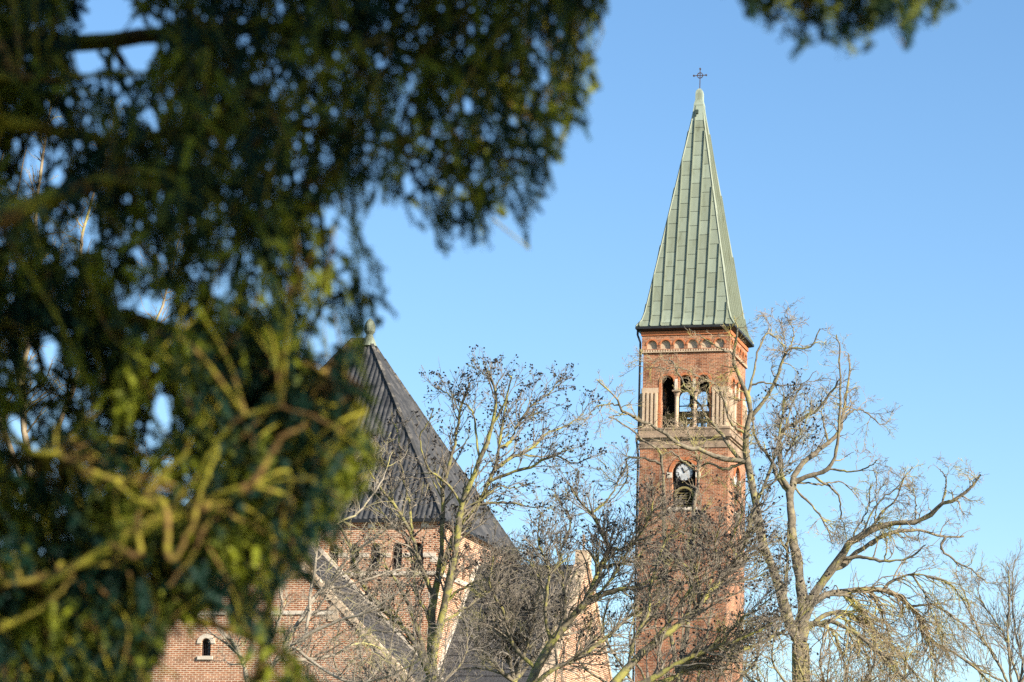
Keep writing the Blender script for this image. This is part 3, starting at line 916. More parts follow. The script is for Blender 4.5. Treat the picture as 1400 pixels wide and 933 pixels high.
def cone_mesh(Pt, r=(0.015, 0.026)):
    """little egg shaped cones: stretched octahedra as quads"""
    n = len(Pt); rr = rng.uniform(*r, n)
    ax = nrmz(rng.normal(size=(n, 3)) + np.array([0, 0, -0.3])); rnd = rng.normal(size=(n, 3))
    a = nrmz(np.cross(ax, rnd)); b = np.cross(ax, a)
    rings = []
    for h, w in ((-1.3, 0.35), (-0.3, 1.0), (0.6, 0.8), (1.4, 0.2)):
        rings.append(np.stack([Pt + (ax * h + (a * c + b * d_) * w) * rr[:, None] for c, d_ in ((1, 0), (0, 1), (-1, 0), (0, -1))], 1))
    V = np.stack(rings, 1)                            # n,4,4,3
    idx = np.arange(n * 16).reshape(n, 4, 4)
    Q = [np.stack([idx[:, i, k], idx[:, i, (k + 1) % 4], idx[:, i + 1, (k + 1) % 4], idx[:, i + 1, k]], -1) for i in range(3) for k in range(4)]
    Q += [idx[:, 0, ::-1], idx[:, 3, :]]
    return V.reshape(-1, 3), np.concatenate(Q)


def clusters(P, k=4, spread=0.045, frac=1.0):
    tips = P[:, -1]
    sel = tips[rng.random(len(tips)) < frac]
    pts = np.repeat(sel, k, 0) + rng.normal(scale=spread * 0.8, size=(len(sel) * k, 3))
    keep = rng.random(len(pts)) < 0.8
    return pts[keep]


bk_alder = bark_mat('alder_bark', (0.06, 0.05, 0.035), (0.20, 0.165, 0.11), (0.29, 0.26, 0.075), 0.6)
tw_alder = bark_mat('alder_twig', (0.075, 0.062, 0.05), (0.31, 0.255, 0.19), (0.26, 0.23, 0.08), 0.3, 1.2)
bk_lime = bark_mat('lime_bark', (0.06, 0.05, 0.038), (0.27, 0.22, 0.15), (0.30, 0.26, 0.09), 0.4)
tw_lime = bark_mat('lime_twig', (0.17, 0.125, 0.08), (0.40, 0.31, 0.20), (0.42, 0.36, 0.11), 0.45, 1.2)
tw_pale = bark_mat('pale_twig', (0.14, 0.115, 0.085), (0.40, 0.335, 0.25), (0.40, 0.35, 0.14), 0.3, 1.2)
tw_grey = bark_mat('grey_twig', (0.07, 0.06, 0.05), (0.34, 0.29, 0.23), (0.25, 0.22, 0.10), 0.3, 1.2)
cone_m = noisy('cone', [(0.3, (0.010, 0.010, 0.012)), (0.7, (0.035, 0.028, 0.024))], 20, rough=0.9)


def alder_crown(t, skip, n1, n2, n3, l1=(0.6, 1.5), cone_k=3, cf=0.34, bias=(0.05, 0, 0.10), up=0.15):
    P, Rr = t.arrays(skip)
    a, ar_ = grow(P, Rr, n1, (0.2, 1.0), (28, 60), l1, 8, 0.13, bias, 0.5, 0.010, 0.03)
    b, br_ = grow(np.concatenate([a]), ar_, n2, (0.25, 1), (25, 60), (0.3, 0.75), 6, 0.16, (0, 0, up), 0.7, 0.007, 0.012)
    c, cr_ = grow(b, br_, n3, (0.35, 1), (25, 65), (0.10, 0.28), 4, 0.2, (0, 0, 0.1), 0.9, 0.006, 0.009)
    # tips of the traced limbs go on as twigs
    e, er_ = grow(P, Rr, n1 // 5, (0.92, 1.0), (5, 40), (0.15, 0.45), 6, 0.15, bias, 0.9, 0.008, 0.02, lenw=False)
    f, fr_ = grow(e, er_, n1 // 2, (0.2, 1.0), (25, 60), (0.12, 0.35), 4, 0.2, (0, 0, 0.1), 0.9, 0.006, 0.009)
    co = np.concatenate([clusters(c, cone_k, frac=cf), clusters(f, cone_k, frac=cf), clusters(b, cone_k, frac=cf)])
    return [(a, ar_, 5), (b, br_, 4), (c, cr_, 3), (e, er_, 4), (f, fr_, 3)], co


# --- multi stemmed alder left of centre
t = Tree('alder_tree', 'many stemmed bare alder with dark cones and yellow lichen before the hip roof', (592, 1250), 72.0)
t.ground_trunk((592, 925), 15, 11)
L = t.limb
L([(592, 925), (594, 885), (608, 828), (615, 790), (625, 744), (632, 693), (644, 660), (661, 620), (675, 578), (678, 544), (674, 522), (666, 508)], 6.5, 1.0, -1.5)
L([(592, 920), (590, 860), (592, 820), (603, 781), (616, 747), (634, 712), (657, 684), (671, 652), (681, 628), (686, 588), (690, 565), (694, 545)], 6.5, 1.0, 1.0)
L([(594, 816), (600, 780), (604, 744), (605, 700), (606, 667), (617, 628), (624, 593), (629, 564), (636, 540), (643, 524)], 4.0, 0.9, -1.0)
L([(590, 925), (582, 910), (566, 876), (537, 845), (504, 812), (488, 778), (478, 747), (462, 715)], 6.5, 1.2, -2.0)
L([(590, 915), (582, 900), (563, 841), (550, 809), (534, 784), (515, 765)], 4.0, 0.9, -1)
L([(588, 870), (584, 841), (568, 809), (566, 784), (560, 750)], 3.4, 0.9, 1)
L([(592, 816), (575, 772), (563, 734), (544, 700), (522, 668), (506, 646), (498, 610)], 3.6, 0.8, -1.2)
L([(563, 734), (560, 690), (550, 650), (545, 600), (535, 570)], 2.2, 0.8, 1)
L([(673, 648), (698, 628), (728, 613), (748, 593), (777, 581), (799, 564)], 2.8, 0.7, 1.5)
L([(668, 660), (698, 647), (728, 638), (757, 623), (784, 633), (804, 627)], 2.6, 0.7, -1.2)
L([(684, 620), (698, 603), (710, 578), (728, 554), (748, 540), (762, 522)], 2.6, 0.7, 0.6)
L([(658, 684), (680, 688), (698, 687), (728, 694), (748, 690)], 2.0, 0.6, -1)
L([(661, 620), (650, 590), (645, 560), (620, 545), (598, 530)], 2.0, 0.6, 1)
L([(625, 700), (650, 690), (680, 665), (700, 668), (730, 660)], 1.8, 0.6, 1)
L([(675, 578), (690, 550), (698, 520), (695, 512)], 1.8, 0.6, -1)
L([(634, 693), (610, 660), (585, 640), (575, 600), (590, 570)], 2.0, 0.6, -1)
L([(610, 828), (640, 800), (668, 790), (700, 760)], 2.0, 0.7, -1)
L([(608, 850), (640, 830), (660, 812), (690, 800)], 2.0, 0.7, 1)
sets, co = alder_crown(t, 1, 340, 1500, 2900)
t.finish(sets, (bk_alder, tw_alder), co, cone_m)

# --- alder whose limbs cross the chapel gable
t = Tree('alder_tree', 'bare alder with dark cones leaning right across the chapel gable', (700, 1250), 66.0)
t.ground_trunk((720, 945), 13, 9)
L = t.limb
L([(720, 945), (734, 915), (754, 878), (777, 851), (804, 818), (818, 784), (831, 754), (824, 731), (811, 707), (791, 684), (776, 657)], 6.5, 1.0, 1)
L([(831, 754), (848, 752), (861, 745), (875, 730), (890, 700), (893, 670)], 3.0, 0.8, -1)
L([(800, 822), (841, 808), (874, 801), (915, 781), (935, 762), (962, 735)], 3.4, 0.8, -1.5)
L([(777, 851), (770, 800), (765, 760), (780, 715), (760, 680)], 2.6, 0.8, 1)
L([(720, 945), (750, 920), (790, 898), (834, 868), (864, 841), (895, 828), (930, 800)], 4.2, 1, 1.4)
L([(754, 878), (745, 830), (750, 780), (735, 740), (740, 700)], 2.6, 0.8, -1)
L([(818, 784), (850, 770), (870, 765), (885, 740)], 2.2, 0.7, 1)
L([(734, 915), (700, 880), (690, 840), (670, 800), (675, 760)], 3, 0.9, -1)
L([(811, 707), (830, 685), (845, 660), (850, 650)], 1.6, 0.6, 0)
L([(790, 836), (830, 800), (850, 770), (880, 715), (905, 690)], 2.4, 0.7, 0)
sets, co = alder_crown(t, 1, 420, 2100, 3600, cf=0.13)
t.finish(sets, (bk_alder, tw_alder), co, cone_m)

# --- alder crossing in front of the tower
t = Tree('alder_tree', 'bare alder with a long yellowish limb slanting across the tower base', (790, 1250), 61.0)
t.ground_trunk((815, 965), 13, 10)
L = t.limb
L([(815, 965), (855, 917), (887, 885), (937, 847), (962, 820), (980, 800), (1002, 772), (1020, 737), (1027, 710), (1040, 675), (1058, 630), (1068, 580), (1072, 545)], 6.5, 1.0, 1.5)
L([(830, 955), (885, 932), (937, 902), (980, 885), (1017, 872), (1060, 850)], 5, 1.2, -1)
L([(840, 950), (912, 930), (942, 912), (995, 897), (1045, 877), (1090, 850), (1120, 815)], 4.5, 1.0, 1)
L([(887, 885), (905, 862), (920, 840), (947, 802), (947, 785), (930, 765)], 2.6, 0.7, -1)
L([(980, 800), (1007, 795), (1030, 791), (1060, 780)], 2.2, 0.7, 1)
L([(980, 797), (982, 765), (977, 747), (985, 715)], 2.0, 0.7, -1)
L([(1040, 675), (1062, 655), (1075, 620), (1095, 590), (1110, 560)], 1.8, 0.6, 0.5)
L([(860, 915), (865, 880), (885, 840), (890, 800), (905, 750), (925, 715)], 2.8, 0.8, 0)
L([(962, 820), (950, 780), (940, 750), (955, 710)], 2, 0.7, 1)
L([(1002, 772), (1000, 740), (1015, 700), (1005, 680)], 1.8, 0.7, -1)
L([(985, 885), (1010, 850), (1040, 830), (1070, 800)], 2, 0.7, -1)
sets, co = alder_crown(t, 1, 420, 2100, 3600, cf=0.13)
t.finish(sets, (bk_alder, tw_alder), co, cone_m)

# --- twiggy tree before the chapel roof
t = Tree('bare_tree', 'tangled grey twigged tree in front of the dark chapel roof', (705, 1250), 84.0)
t.ground_trunk((705, 940), 9, 7)
L = t.limb
for pts in ([(705, 940), (690, 880), (668, 830), (655, 780)], [(705, 940), (705, 870), (695, 810), (700, 760)], [(705, 930), (725, 870), (735, 810), (745, 765)],
            [(705, 935), (745, 880), (770, 830), (785, 780)], [(704, 935), (670, 905), (640, 860), (628, 810)], [(700, 880), (715, 830), (720, 790), (730, 750)]):
    L(pts, 3.2, 0.8, rng.uniform(-1.5, 1.5))
P, Rr = t.arrays(1)
a, ar_ = grow(P, Rr, 330, (0.1, 1), (25, 70), (0.7, 1.9), 8, 0.22, (0, 0, 0.1), 0.6, 0.012, 0.03)
b, br_ = grow(a, ar_, 2200, (0.15, 1), (30, 80), (0.3, 0.9), 6, 0.28, (0, 0, 0.0), 0.7, 0.008, 0.014)
c, cr_ = grow(b, br_, 5200, (0.2, 1), (30, 80), (0.15, 0.4), 4, 0.3, (0, 0, 0.0), 0.8, 0.006, 0.010)
t.finish([(a, ar_, 4), (b, br_, 3), (c, cr_, 3)], (bk_lime, tw_grey))

# --- pale shrubby tree before the front gable
t = Tree('bare_tree', 'pale twigged bare tree reaching right across the front gable coping', (330, 1250), 52.0)
t.ground_trunk((345, 960), 10, 7)
L = t.limb
L([(345, 960), (380, 900), (423, 867), (470, 846), (504, 836), (554, 804)], 3.6, 0.9, -1)
L([(380, 900), (410, 850), (439, 806), (468, 803), (525, 784), (556, 776)], 3.2, 0.8, 1)
L([(345, 955), (330, 900), (300, 860), (262, 835), (240, 800)], 3.6, 1, 0)
L([(410, 850), (431, 836), (455, 800), (470, 773)], 2.0, 0.7, 0)
L([(345, 950), (370, 880), (385, 830), (380, 780)], 3, 0.9, -1)
L([(380, 900), (440, 900), (490, 880), (530, 890)], 2.6, 0.8, 1)
L([(423, 867), (430, 780), (440, 720), (470, 660), (490, 600)], 2.4, 0.7, 1)
L([(440, 720), (490, 700), (520, 660), (535, 620)], 1.8, 0.6, 1)
L([(440, 804), (480, 760), (520, 730), (560, 700)], 1.8, 0.6, -1)
L([(400, 890), (470, 930), (530, 925), (580, 900)], 2.4, 0.8, -1)
P, Rr = t.arrays(1)
a, ar_ = grow(P, Rr, 200, (0.15, 1), (25, 65), (0.5, 1.3), 8, 0.2, (0.05, 0, 0.05), 0.5, 0.008, 0.02)
b, br_ = grow(a, ar_, 760, (0.15, 1), (30, 75), (0.25, 0.6), 6, 0.25, (0, 0, 0.05), 0.7, 0.006, 0.010)
c, cr_ = grow(b, br_, 1400, (0.2, 1), (30, 75), (0.1, 0.28), 4, 0.25, (0, 0, 0.0), 0.8, 0.004, 0.006)
t.finish([(a, ar_, 4), (b, br_, 3), (c, cr_, 3)], (tw_pale, tw_pale))

# --- low twiggy trees along the bottom of the view
for label, bx, D, fans, m1 in (
    ('low brown twigged tree whose fan of twigs covers the foot of the tower', 925, 72.0, [(800, 850), (835, 815), (870, 830), (905, 800), (940, 830), (975, 810), (1010, 835), (1040, 850), (770, 890)], 'tw_pale'),
    ('low grey twigged tree below the slope of the front gable coping', 520, 60.0, [(430, 880), (465, 850), (500, 830), (540, 850), (575, 840), (610, 870), (640, 850)], 'tw_grey'),
    ('low bushy tree hiding the trunk of the old lime', 1130, 64.0, [(1030, 870), (1065, 850), (1095, 835), (1130, 850), (1165, 870), (1200, 860), (1240, 880), (1280, 890)], 'tw_lime2')):
    mm = {'tw_pale': tw_alder, 'tw_grey': tw_grey, 'tw_lime2': tw_lime}[m1]
    t = Tree('bare_tree', label, (bx, 1250), D)
    t.ground_trunk((bx, 1010), 8, 6)
    for fx, fy in fans:
        t.limb([(bx, 1010), (bx + (fx - bx) * 0.45, 960), (fx - 8, fy + 55), (fx, fy)], 2.8, 0.7, rng.uniform(-1.5, 1.5))
    P, Rr = t.arrays(1)
    a, ar_ = grow(P, Rr, 170, (0.2, 1), (25, 60), (0.5, 1.3), 8, 0.14, (0, 0, 0.08), 0.6, 0.009, 0.022)
    b, br_ = grow(a, ar_, 800, (0.15, 1), (25, 65), (0.25, 0.7), 6, 0.18, (0, 0, 0.03), 0.7, 0.006, 0.010)
    c, cr_ = grow(b, br_, 1700, (0.2, 1), (25, 65), (0.1, 0.3), 4, 0.2, (0, 0, 0.0), 0.8, 0.0045, 0.007)
    t.finish([(a, ar_, 4), (b, br_, 3), (c, cr_, 3)], (bk_lime, mm))

# --- slender tree in front of the clock
t = Tree('bare_tree', 'slender bare tree with two crooked stems rising before the tower clock', (930, 1250), 79.0)
t.ground_trunk((928, 930), 7, 5)
L = t.limb
L([(928, 930), (915, 850), (909, 760), (908, 710), (907, 655), (905, 628), (898, 615), (875, 598), (853, 581), (832, 570)], 3.2, 0.8, -1)
L([(928, 925), (940, 850), (946, 760), (950, 690), (955, 655), (955, 638), (950, 615), (941, 594), (938, 575)], 3.4, 0.9, 1)
L([(904, 634), (890, 629), (878, 627), (858, 626), (857, 650), (843, 678), (820, 690)], 2.0, 0.6, 0)
L([(955, 637), (944, 636), (930, 628), (918, 618), (906, 622)], 1.8, 0.7, 0)
L([(955, 640), (960, 620), (966, 600)], 1.6, 0.7, 0)
P, Rr = t.arrays(2)
P, Rr = P[:], Rr[:]
a, ar_ = grow(P, Rr, 70, (0.3, 1), (25, 70), (0.4, 1.2), 8, 0.2, (0, 0, -0.02), 0.5, 0.008, 0.018)
b, br_ = grow(a, ar_, 260, (0.2, 1), (25, 65), (0.2, 0.6), 5, 0.22, (0, 0, -0.03), 0.7, 0.006, 0.009)
c, cr_ = grow(b, br_, 500, (0.3, 1), (25, 65), (0.08, 0.25), 4, 0.2, (0, 0, 0), 0.8, 0.0045, 0.006)
t.finish([(a, ar_, 4), (b, br_, 3), (c, cr_, 3)], (bk_lime, tw_lime))

# --- old lime on the right
t = Tree('lime_tree', 'old bare lime with crooked forked trunks and drooping branches right of the tower', (1092, 1250), 74.0)
t.ground_trunk((1094, 880), 22, 12)
L = t.limb
L([(1096, 885), (1097, 850), (1097, 816), (1091, 778), (1085, 744), (1082, 709), (1080, 676), (1085, 659)], 9.0, 5.0, 0.5)
L([(1090, 880), (1076, 845), (1067, 810), (1053, 766), (1041, 734), (1033, 690), (1025, 642), (1019, 620), (1021, 590), (1025, 570), (1023, 543), (1012, 517), (1004, 500), (1003, 481), (1007, 462), (1009, 447)], 8.0, 1.1, -1)
L([(1083, 665), (1088, 648), (1100, 632), (1120, 615), (1147, 591), (1153, 564), (1156, 548), (1162, 510), (1160, 485)], 4.5, 0.9, 1)
L([(1080, 672), (1070, 655), (1066, 612), (1072, 588), (1099, 573), (1120, 558), (1141, 531), (1147, 519)], 3.8, 1.0, -1.5)
L([(1080, 676), (1066, 657), (1051, 624), (1036, 606), (1028, 573)], 3.4, 1.4, 1)
L([(1087, 660), (1110, 650), (1132, 642), (1144, 615), (1147, 588), (1149, 534), (1148, 480), (1144, 460)], 3.6, 0.8, -1)
L([(1150, 576), (1162, 564), (1180, 562), (1204, 580), (1216, 576)], 1.6, 0.6, 0.5)
L([(1135, 642), (1168, 645), (1192, 636), (1200, 628)], 1.6, 0.5, -1)
L([(1090, 660), (1120, 662), (1150, 660), (1174, 680)], 1.6, 0.6, 1)
L([(1115, 652), (1144, 675), (1150, 700), (1157, 738)], 2.0, 0.6, 1)
L([(1088, 666), (1114, 696), (1130, 720), (1138, 745)], 1.8, 0.6, -1)
L([(1132, 605), (1127, 580), (1123, 564), (1126, 552)], 1.6, 0.6, 0)
L([(1022, 572), (1030, 567), (1051, 537), (1065, 510), (1072, 488), (1081, 477), (1108, 474), (1121, 450)], 3.6, 0.8, -1)
L([(1074, 485), (1072, 459), (1064, 433)], 1.3, 0.5, 0)
L([(1081, 477), (1085, 453), (1072, 430)], 1.3, 0.5, 0.5)
L([(1024, 540), (1030, 510), (1036, 480), (1048, 456), (1060, 462), (1074, 475)], 1.8, 0.7, 0.5)
L([(1030, 528), (1045, 523), (1070, 527), (1096, 525), (1117, 507)], 1.4, 0.5, -0.5)
L([(1096, 525), (1080, 560), (1070, 600)], 1.3, 0.6, 0)
L([(1017, 633), (986, 626), (958, 616), (937, 611), (916, 598), (890, 581), (871, 573), (849, 558), (841, 543), (817, 521)], 4.0, 0.9, -1.5)
L([(849, 558), (832, 553), (815, 556), (806, 566)], 1.2, 0.5, 0)
L([(1019, 640), (993, 641), (971, 634), (958, 638)], 2.6, 1.0, 0.5)
L([(1015, 633), (995, 606), (986, 593), (973, 578), (957, 555), (937, 528), (922, 500), (914, 488)], 2.8, 0.8, 1)
L([(1020, 596), (1003, 583), (999, 578), (991, 551), (982, 531), (971, 521), (962, 520), (950, 528)], 2.0, 0.6, -1)
L([(1003, 481), (985, 477), (969, 467), (950, 455), (935, 447)], 1.2, 0.5, 0.5)
L([(922, 500), (905, 491), (890, 497)], 1.0, 0.5, 0)
L([(960, 510), (930, 503), (900, 503), (875, 502)], 0.9, 0.4, 0)
L([(1103, 850), (1112, 815), (1130, 787), (1149, 762), (1161, 744), (1186, 728), (1212, 717), (1256, 714), (1274, 703), (1287, 689), (1309, 682), (1334, 660), (1340, 648)], 7.5, 1.1, -2.0)
L([(1284, 690), (1293, 668), (1293, 652), (1284, 642)], 1.7, 0.7, 0)
L([(1140, 782), (1149, 775), (1171, 756), (1199, 737), (1224, 728), (1256, 725), (1293, 734), (1318, 733)], 4.5, 1.2, 1)
L([(1293, 736), (1287, 750), (1309, 769), (1331, 781), (1350, 799)], 2.0, 0.7, 0)
L([(1152, 764), (1177, 762), (1205, 767), (1246, 762), (1265, 744)], 3.0, 0.8, -1)
L([(1161, 744), (1175, 716), (1186, 696), (1191, 662)], 1.5, 0.6, 0)
L([(1186, 727), (1205, 702), (1224, 684), (1238, 652), (1248, 640)], 1.8, 0.6, 0.5)
L([(1175, 735), (1200, 690), (1225, 668), (1238, 650)], 1.4, 0.5, -0.5)
L([(1198, 720), (1198, 690), (1197, 645)], 1.2, 0.5, 0)
L([(1250, 712), (1252, 690), (1247, 660)], 1.2, 0.5, 0)
L([(1108, 838), (1130, 812), (1155, 808), (1196, 806), (1224, 813), (1249, 835), (1265, 860), (1278, 879), (1318, 901), (1350, 929), (1370, 950)], 5.0, 1.0, 1.5)
L([(1202, 806), (1221, 794), (1246, 786), (1274, 789), (1300, 800), (1318, 822), (1330, 850)], 2.2, 0.7, -1)
L([(1246, 828), (1281, 828), (1306, 847), (1337, 869), (1365, 900)], 1.8, 0.7, 0.5)
L([(1206, 768), (1212, 740), (1205, 730)], 1.3, 0.7, 0)
L([(1246, 786), (1262, 810), (1275, 840), (1290, 870)], 1.2, 0.5, 0)
L([(1100, 860), (1130, 850), (1160, 860), (1190, 882), (1218, 905), (1240, 935)], 4.2, 1.2, -1.5)
L([(1105, 855), (1140, 838), (1180, 850), (1215, 880), (1245, 912), (1262, 945)], 3.6, 1.0, 1)
L([(1130, 812), (1160, 815), (1180, 835), (1195, 870), (1205, 920)], 2.4, 0.8, 0)
L([(1190, 807), (1205, 835), (1215, 870), (1225, 930)], 2.2, 0.8, 0.5)
L([(1110, 850), (1135, 862), (1150, 890), (1160, 940)], 2.6, 0.9, 0)
L([(1095, 860), (1070, 845), (1040, 850), (1018, 870), (1005, 905)], 3.0, 0.9, 0)
L([(1150, 838), (1172, 868), (1185, 900), (1192, 945)], 2.2, 0.9, 0)
L([(1265, 860), (1272, 890), (1278, 930)], 1.4, 0.6, 0)
L([(1053, 766), (1040, 755), (1020, 748), (1010, 760)], 2.2, 0.8, 0)
L([(1075, 830), (1076, 780), (1077, 745), (1078, 715)], 2.4, 1.4, 1)
nl = len(t.limbs)
P, Rr = t.arrays(1)
up = P[:, -1, 2] > at(1150, 790, 74)[2]
hi = np.where(up)[0]; lo = np.where(~up)[0]
hi = hi[hi > 0]
a, ar_ = grow(P[hi], Rr[hi], 330, (0.35, 1.0), (25, 70), (0.35, 1.1), 9, 0.24, (0, 0, -0.02), 0.55, 0.010, 0.022)
b, br_ = grow(a, ar_, 1700, (0.3, 1), (20, 60), (0.25, 0.7), 6, 0.2, (0, 0, -0.06), 0.7, 0.006, 0.009)
c, cr_ = grow(b, br_, 6500, (0.3, 1), (20, 60), (0.10, 0.30), 4, 0.2, (0, 0, -0.04), 0.8, 0.0045, 0.006)
a2, ar2 = grow(P[lo], Rr[lo], 400, (0.15, 1.0), (20, 60), (0.7, 1.9), 9, 0.24, (0.04, 0, -0.20), 0.5, 0.012, 0.026)
b2, br2 = grow(a2, ar2, 1500, (0.2, 1), (20, 65), (0.35, 0.9), 6, 0.26, (0, 0, -0.16), 0.7, 0.008, 0.012)
c2, cr2 = grow(b2, br2, 3000, (0.3, 1), (20, 55), (0.12, 0.35), 4, 0.2, (0, 0, -0.1), 0.8, 0.005, 0.007)
t.finish([(a, ar_, 4), (b, br_, 3), (c, cr_, 3), (a2, ar2, 4), (b2, br2, 3), (c2, cr2, 3)], (bk_lime, tw_lime))

# --- thin tree at the right edge
t = Tree('bare_tree', 'fine twigged upright bare tree at the right edge of the sky', (1384, 1250), 98.0)
t.ground_trunk((1386, 960), 6, 4.5)
L = t.limb
L([(1386, 960), (1381, 920), (1378, 856), (1380, 810), (1378, 770)], 2.4, 0.6, 0)
L([(1386, 960), (1398, 910), (1388, 860), (1384, 800), (1388, 765)], 2.2, 0.6, 1)
L([(1386, 960), (1370, 915), (1354, 891), (1333, 852), (1317, 808), (1307, 782)], 2.2, 0.5, -1)
L([(1390, 930), (1373, 870), (1346, 830), (1335, 805)], 1.8, 0.5, 1)
L([(1386, 955), (1410, 900), (1412, 850), (1405, 790)], 2.2, 0.6, 0)
L([(1380, 940), (1340, 915), (1310, 880), (1296, 850)], 1.6, 0.5, 0)
L([(1383, 950), (1420, 920), (1440, 870), (1445, 810)], 2.2, 0.6, 0)
P, Rr = t.arrays(1)
a, ar_ = grow(P, Rr, 190, (0.15, 1), (20, 50), (0.6, 1.6), 7, 0.09, (0, 0, 0.2), 0.55, 0.010, 0.02)
b, br_ = grow(a, ar_, 800, (0.2, 1), (20, 50), (0.3, 0.8), 5, 0.12, (0, 0, 0.15), 0.7, 0.008, 0.010)
c, cr_ = grow(b, br_, 1000, (0.3, 1), (20, 50), (0.15, 0.35), 4, 0.12, (0, 0, 0.1), 0.8, 0.006, 0.008)
t.finish([(a, ar_, 4), (b, br_, 3), (c, cr_, 3)], (bk_lime, tw_grey))

# --- bare tree behind the yew at the far left
t = Tree('bare_tree', 'brown twigged bare tree behind the dark yew at the left edge', (40, 1250), 56.0)
t.ground_trunk((45, 760), 12, 9)
L = t.limb
L([(45, 760), (40, 640), (30, 520), (55, 400), (50, 300), (60, 200), (75, 120)], 6, 0.8, 0)
L([(40, 660), (90, 560), (120, 450), (110, 340), (130, 260), (150, 180)], 4, 0.8, 1)
L([(42, 680), (10, 600), (-20, 500), (0, 400), (-10, 280), (10, 190)], 4, 0.8, -1)
L([(60, 610), (140, 560), (200, 470), (230, 390), (250, 300)], 3.2, 0.7, 0)
L([(40, 560), (20, 480), (35, 400), (20, 300), (35, 200)], 2.5, 0.7, 1)
L([(45, 740), (130, 690), (210, 640), (280, 560), (340, 470), (400, 410)], 3.2, 0.7, 0)
P, Rr = t.arrays(1)
a, ar_ = grow(P, Rr, 150, (0.2, 1), (25, 65), (0.5, 1.5), 8, 0.18, (0, 0, 0.1), 0.5, 0.010, 0.025)
b, br_ = grow(a, ar_, 600, (0.2, 1), (25, 70), (0.3, 0.8), 6, 0.2, (0, 0, 0.05), 0.7, 0.008, 0.012)
c, cr_ = grow(b, br_, 700, (0.3, 1), (25, 65), (0.12, 0.3), 4, 0.2, (0, 0, 0.0), 0.8, 0.006, 0.008)
t.finish([(a, ar_, 4), (b, br_, 3), (c, cr_, 3)], (tw_lime, tw_lime))

# ------------------------------------------------------------------ yews close to the camera
def inside(P, poly):
    x, y = P[:, 0], P[:, 1]; r = np.zeros(len(P), bool); n = len(poly)
    for i in range(n):
        x0, y0 = poly[i]; x1, y1 = poly[(i + 1) % n]
        c = ((y0 > y) != (y1 > y)) & (x < (x1 - x0) * (y - y0) / (y1 - y0 + 1e-12) + x0)
        r ^= c
    return r


def needles(P0, D, L, plane, per=34, nl=0.019, nw=0.0042):
    """shoots: base P0, direction D, length L, plane normal -> needle quads in two ranks"""
    n = len(P0)
    side = nrmz(np.cross(D, plane)); nrm = np.cross(side, D)
    t = np.linspace(0.04, 1.0, per)[None, :] + rng.normal(scale=0.01, size=(n, per))
    sag = np.array([0, 0, -1.0])
    base = P0[:, None] + D[:, None] * (t * L[:, None])[..., None] + sag * (0.16 * (t ** 2) * L[:, None])[..., None]
    sgn = np.where(np.arange(per) % 2 == 0, 1.0, -1.0)[None, :, None]
    dirn = nrmz(side[:, None] * sgn + D[:, None] * rng.uniform(0.35, 0.9, (n, per, 1)) + nrm[:, None] * rng.normal(scale=0.35, size=(n, per, 1)))
    ln = nl * rng.uniform(0.7, 1.2, (n, per, 1)) * (1.05 - 0.35 * t[..., None])
    wv = nrmz(np.cross(dirn, nrm[:, None] + rng.normal(scale=0.5, size=(n, per, 3)))) * nw * 0.5
    tip = base + dirn * ln; mid = base + dirn * ln * 0.45
    V = np.stack([base, mid + wv, tip, mid - wv], 2).reshape(-1, 3)
    Q = np.arange(len(V)).reshape(-1, 4)
    return V, Q


def stems(P0, D, L, r=0.0018):
    t = np.linspace(0, 1, 4)
    P = P0[:, None] + D[:, None] * (t[None] * L[:, None])[..., None] + np.array([0, 0, -1.0]) * (0.16 * (t ** 2)[None] * L[:, None])[..., None]
    return tubes(P, np.full((len(P0), 4), r) * np.linspace(1.2, 0.5, 4), 3)


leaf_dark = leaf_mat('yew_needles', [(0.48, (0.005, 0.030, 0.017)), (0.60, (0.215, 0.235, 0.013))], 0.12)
yew_bark = bark_mat('yew_bark', (0.09, 0.05, 0.02), (0.24, 0.14, 0.045), (0.30, 0.26, 0.03), 0.75, 6)

YD = 8.0
mask = [(-160, -140), (860, -140), (838, 0), (818, 45), (800, 130), (775, 195), (742, 250), (714, 325), (690, 350), (660, 325), (622, 350), (598, 330), (560, 295), (540, 265),
        (508, 275), (470, 300), (500, 350), (530, 405), (524, 448), (500, 452), (496, 490), (512, 545), (528, 600), (505, 650), (478, 720), (446, 780), (420, 822), (385, 800),
        (372, 815), (405, 850), (438, 885), (446, 940), (435, 1000), (204, 1000), (-160, 1000)]
def ragged(poly, i0, i1, step=17):
    out = []
    n = len(poly)
    for i in range(n):
        a, b_ = np.array(poly[i], float), np.array(poly[(i + 1) % n], float)
        if not (i0 <= i < i1): out.append(tuple(a)); continue
        L = np.hypot(*(b_ - a)); k = max(1, int(L / step)); nv = np.array([-(b_ - a)[1], (b_ - a)[0]]) / L
        for j in range(k):
            d = rng.choice([-26, -14, -2, 10, 28], p=[.26, .26, .20, .16, .12]) * rng.uniform(.7, 1.2)
            out.append(tuple(a + (b_ - a) * (j + rng.uniform(0, .6)) / k + nv * d))
    return out


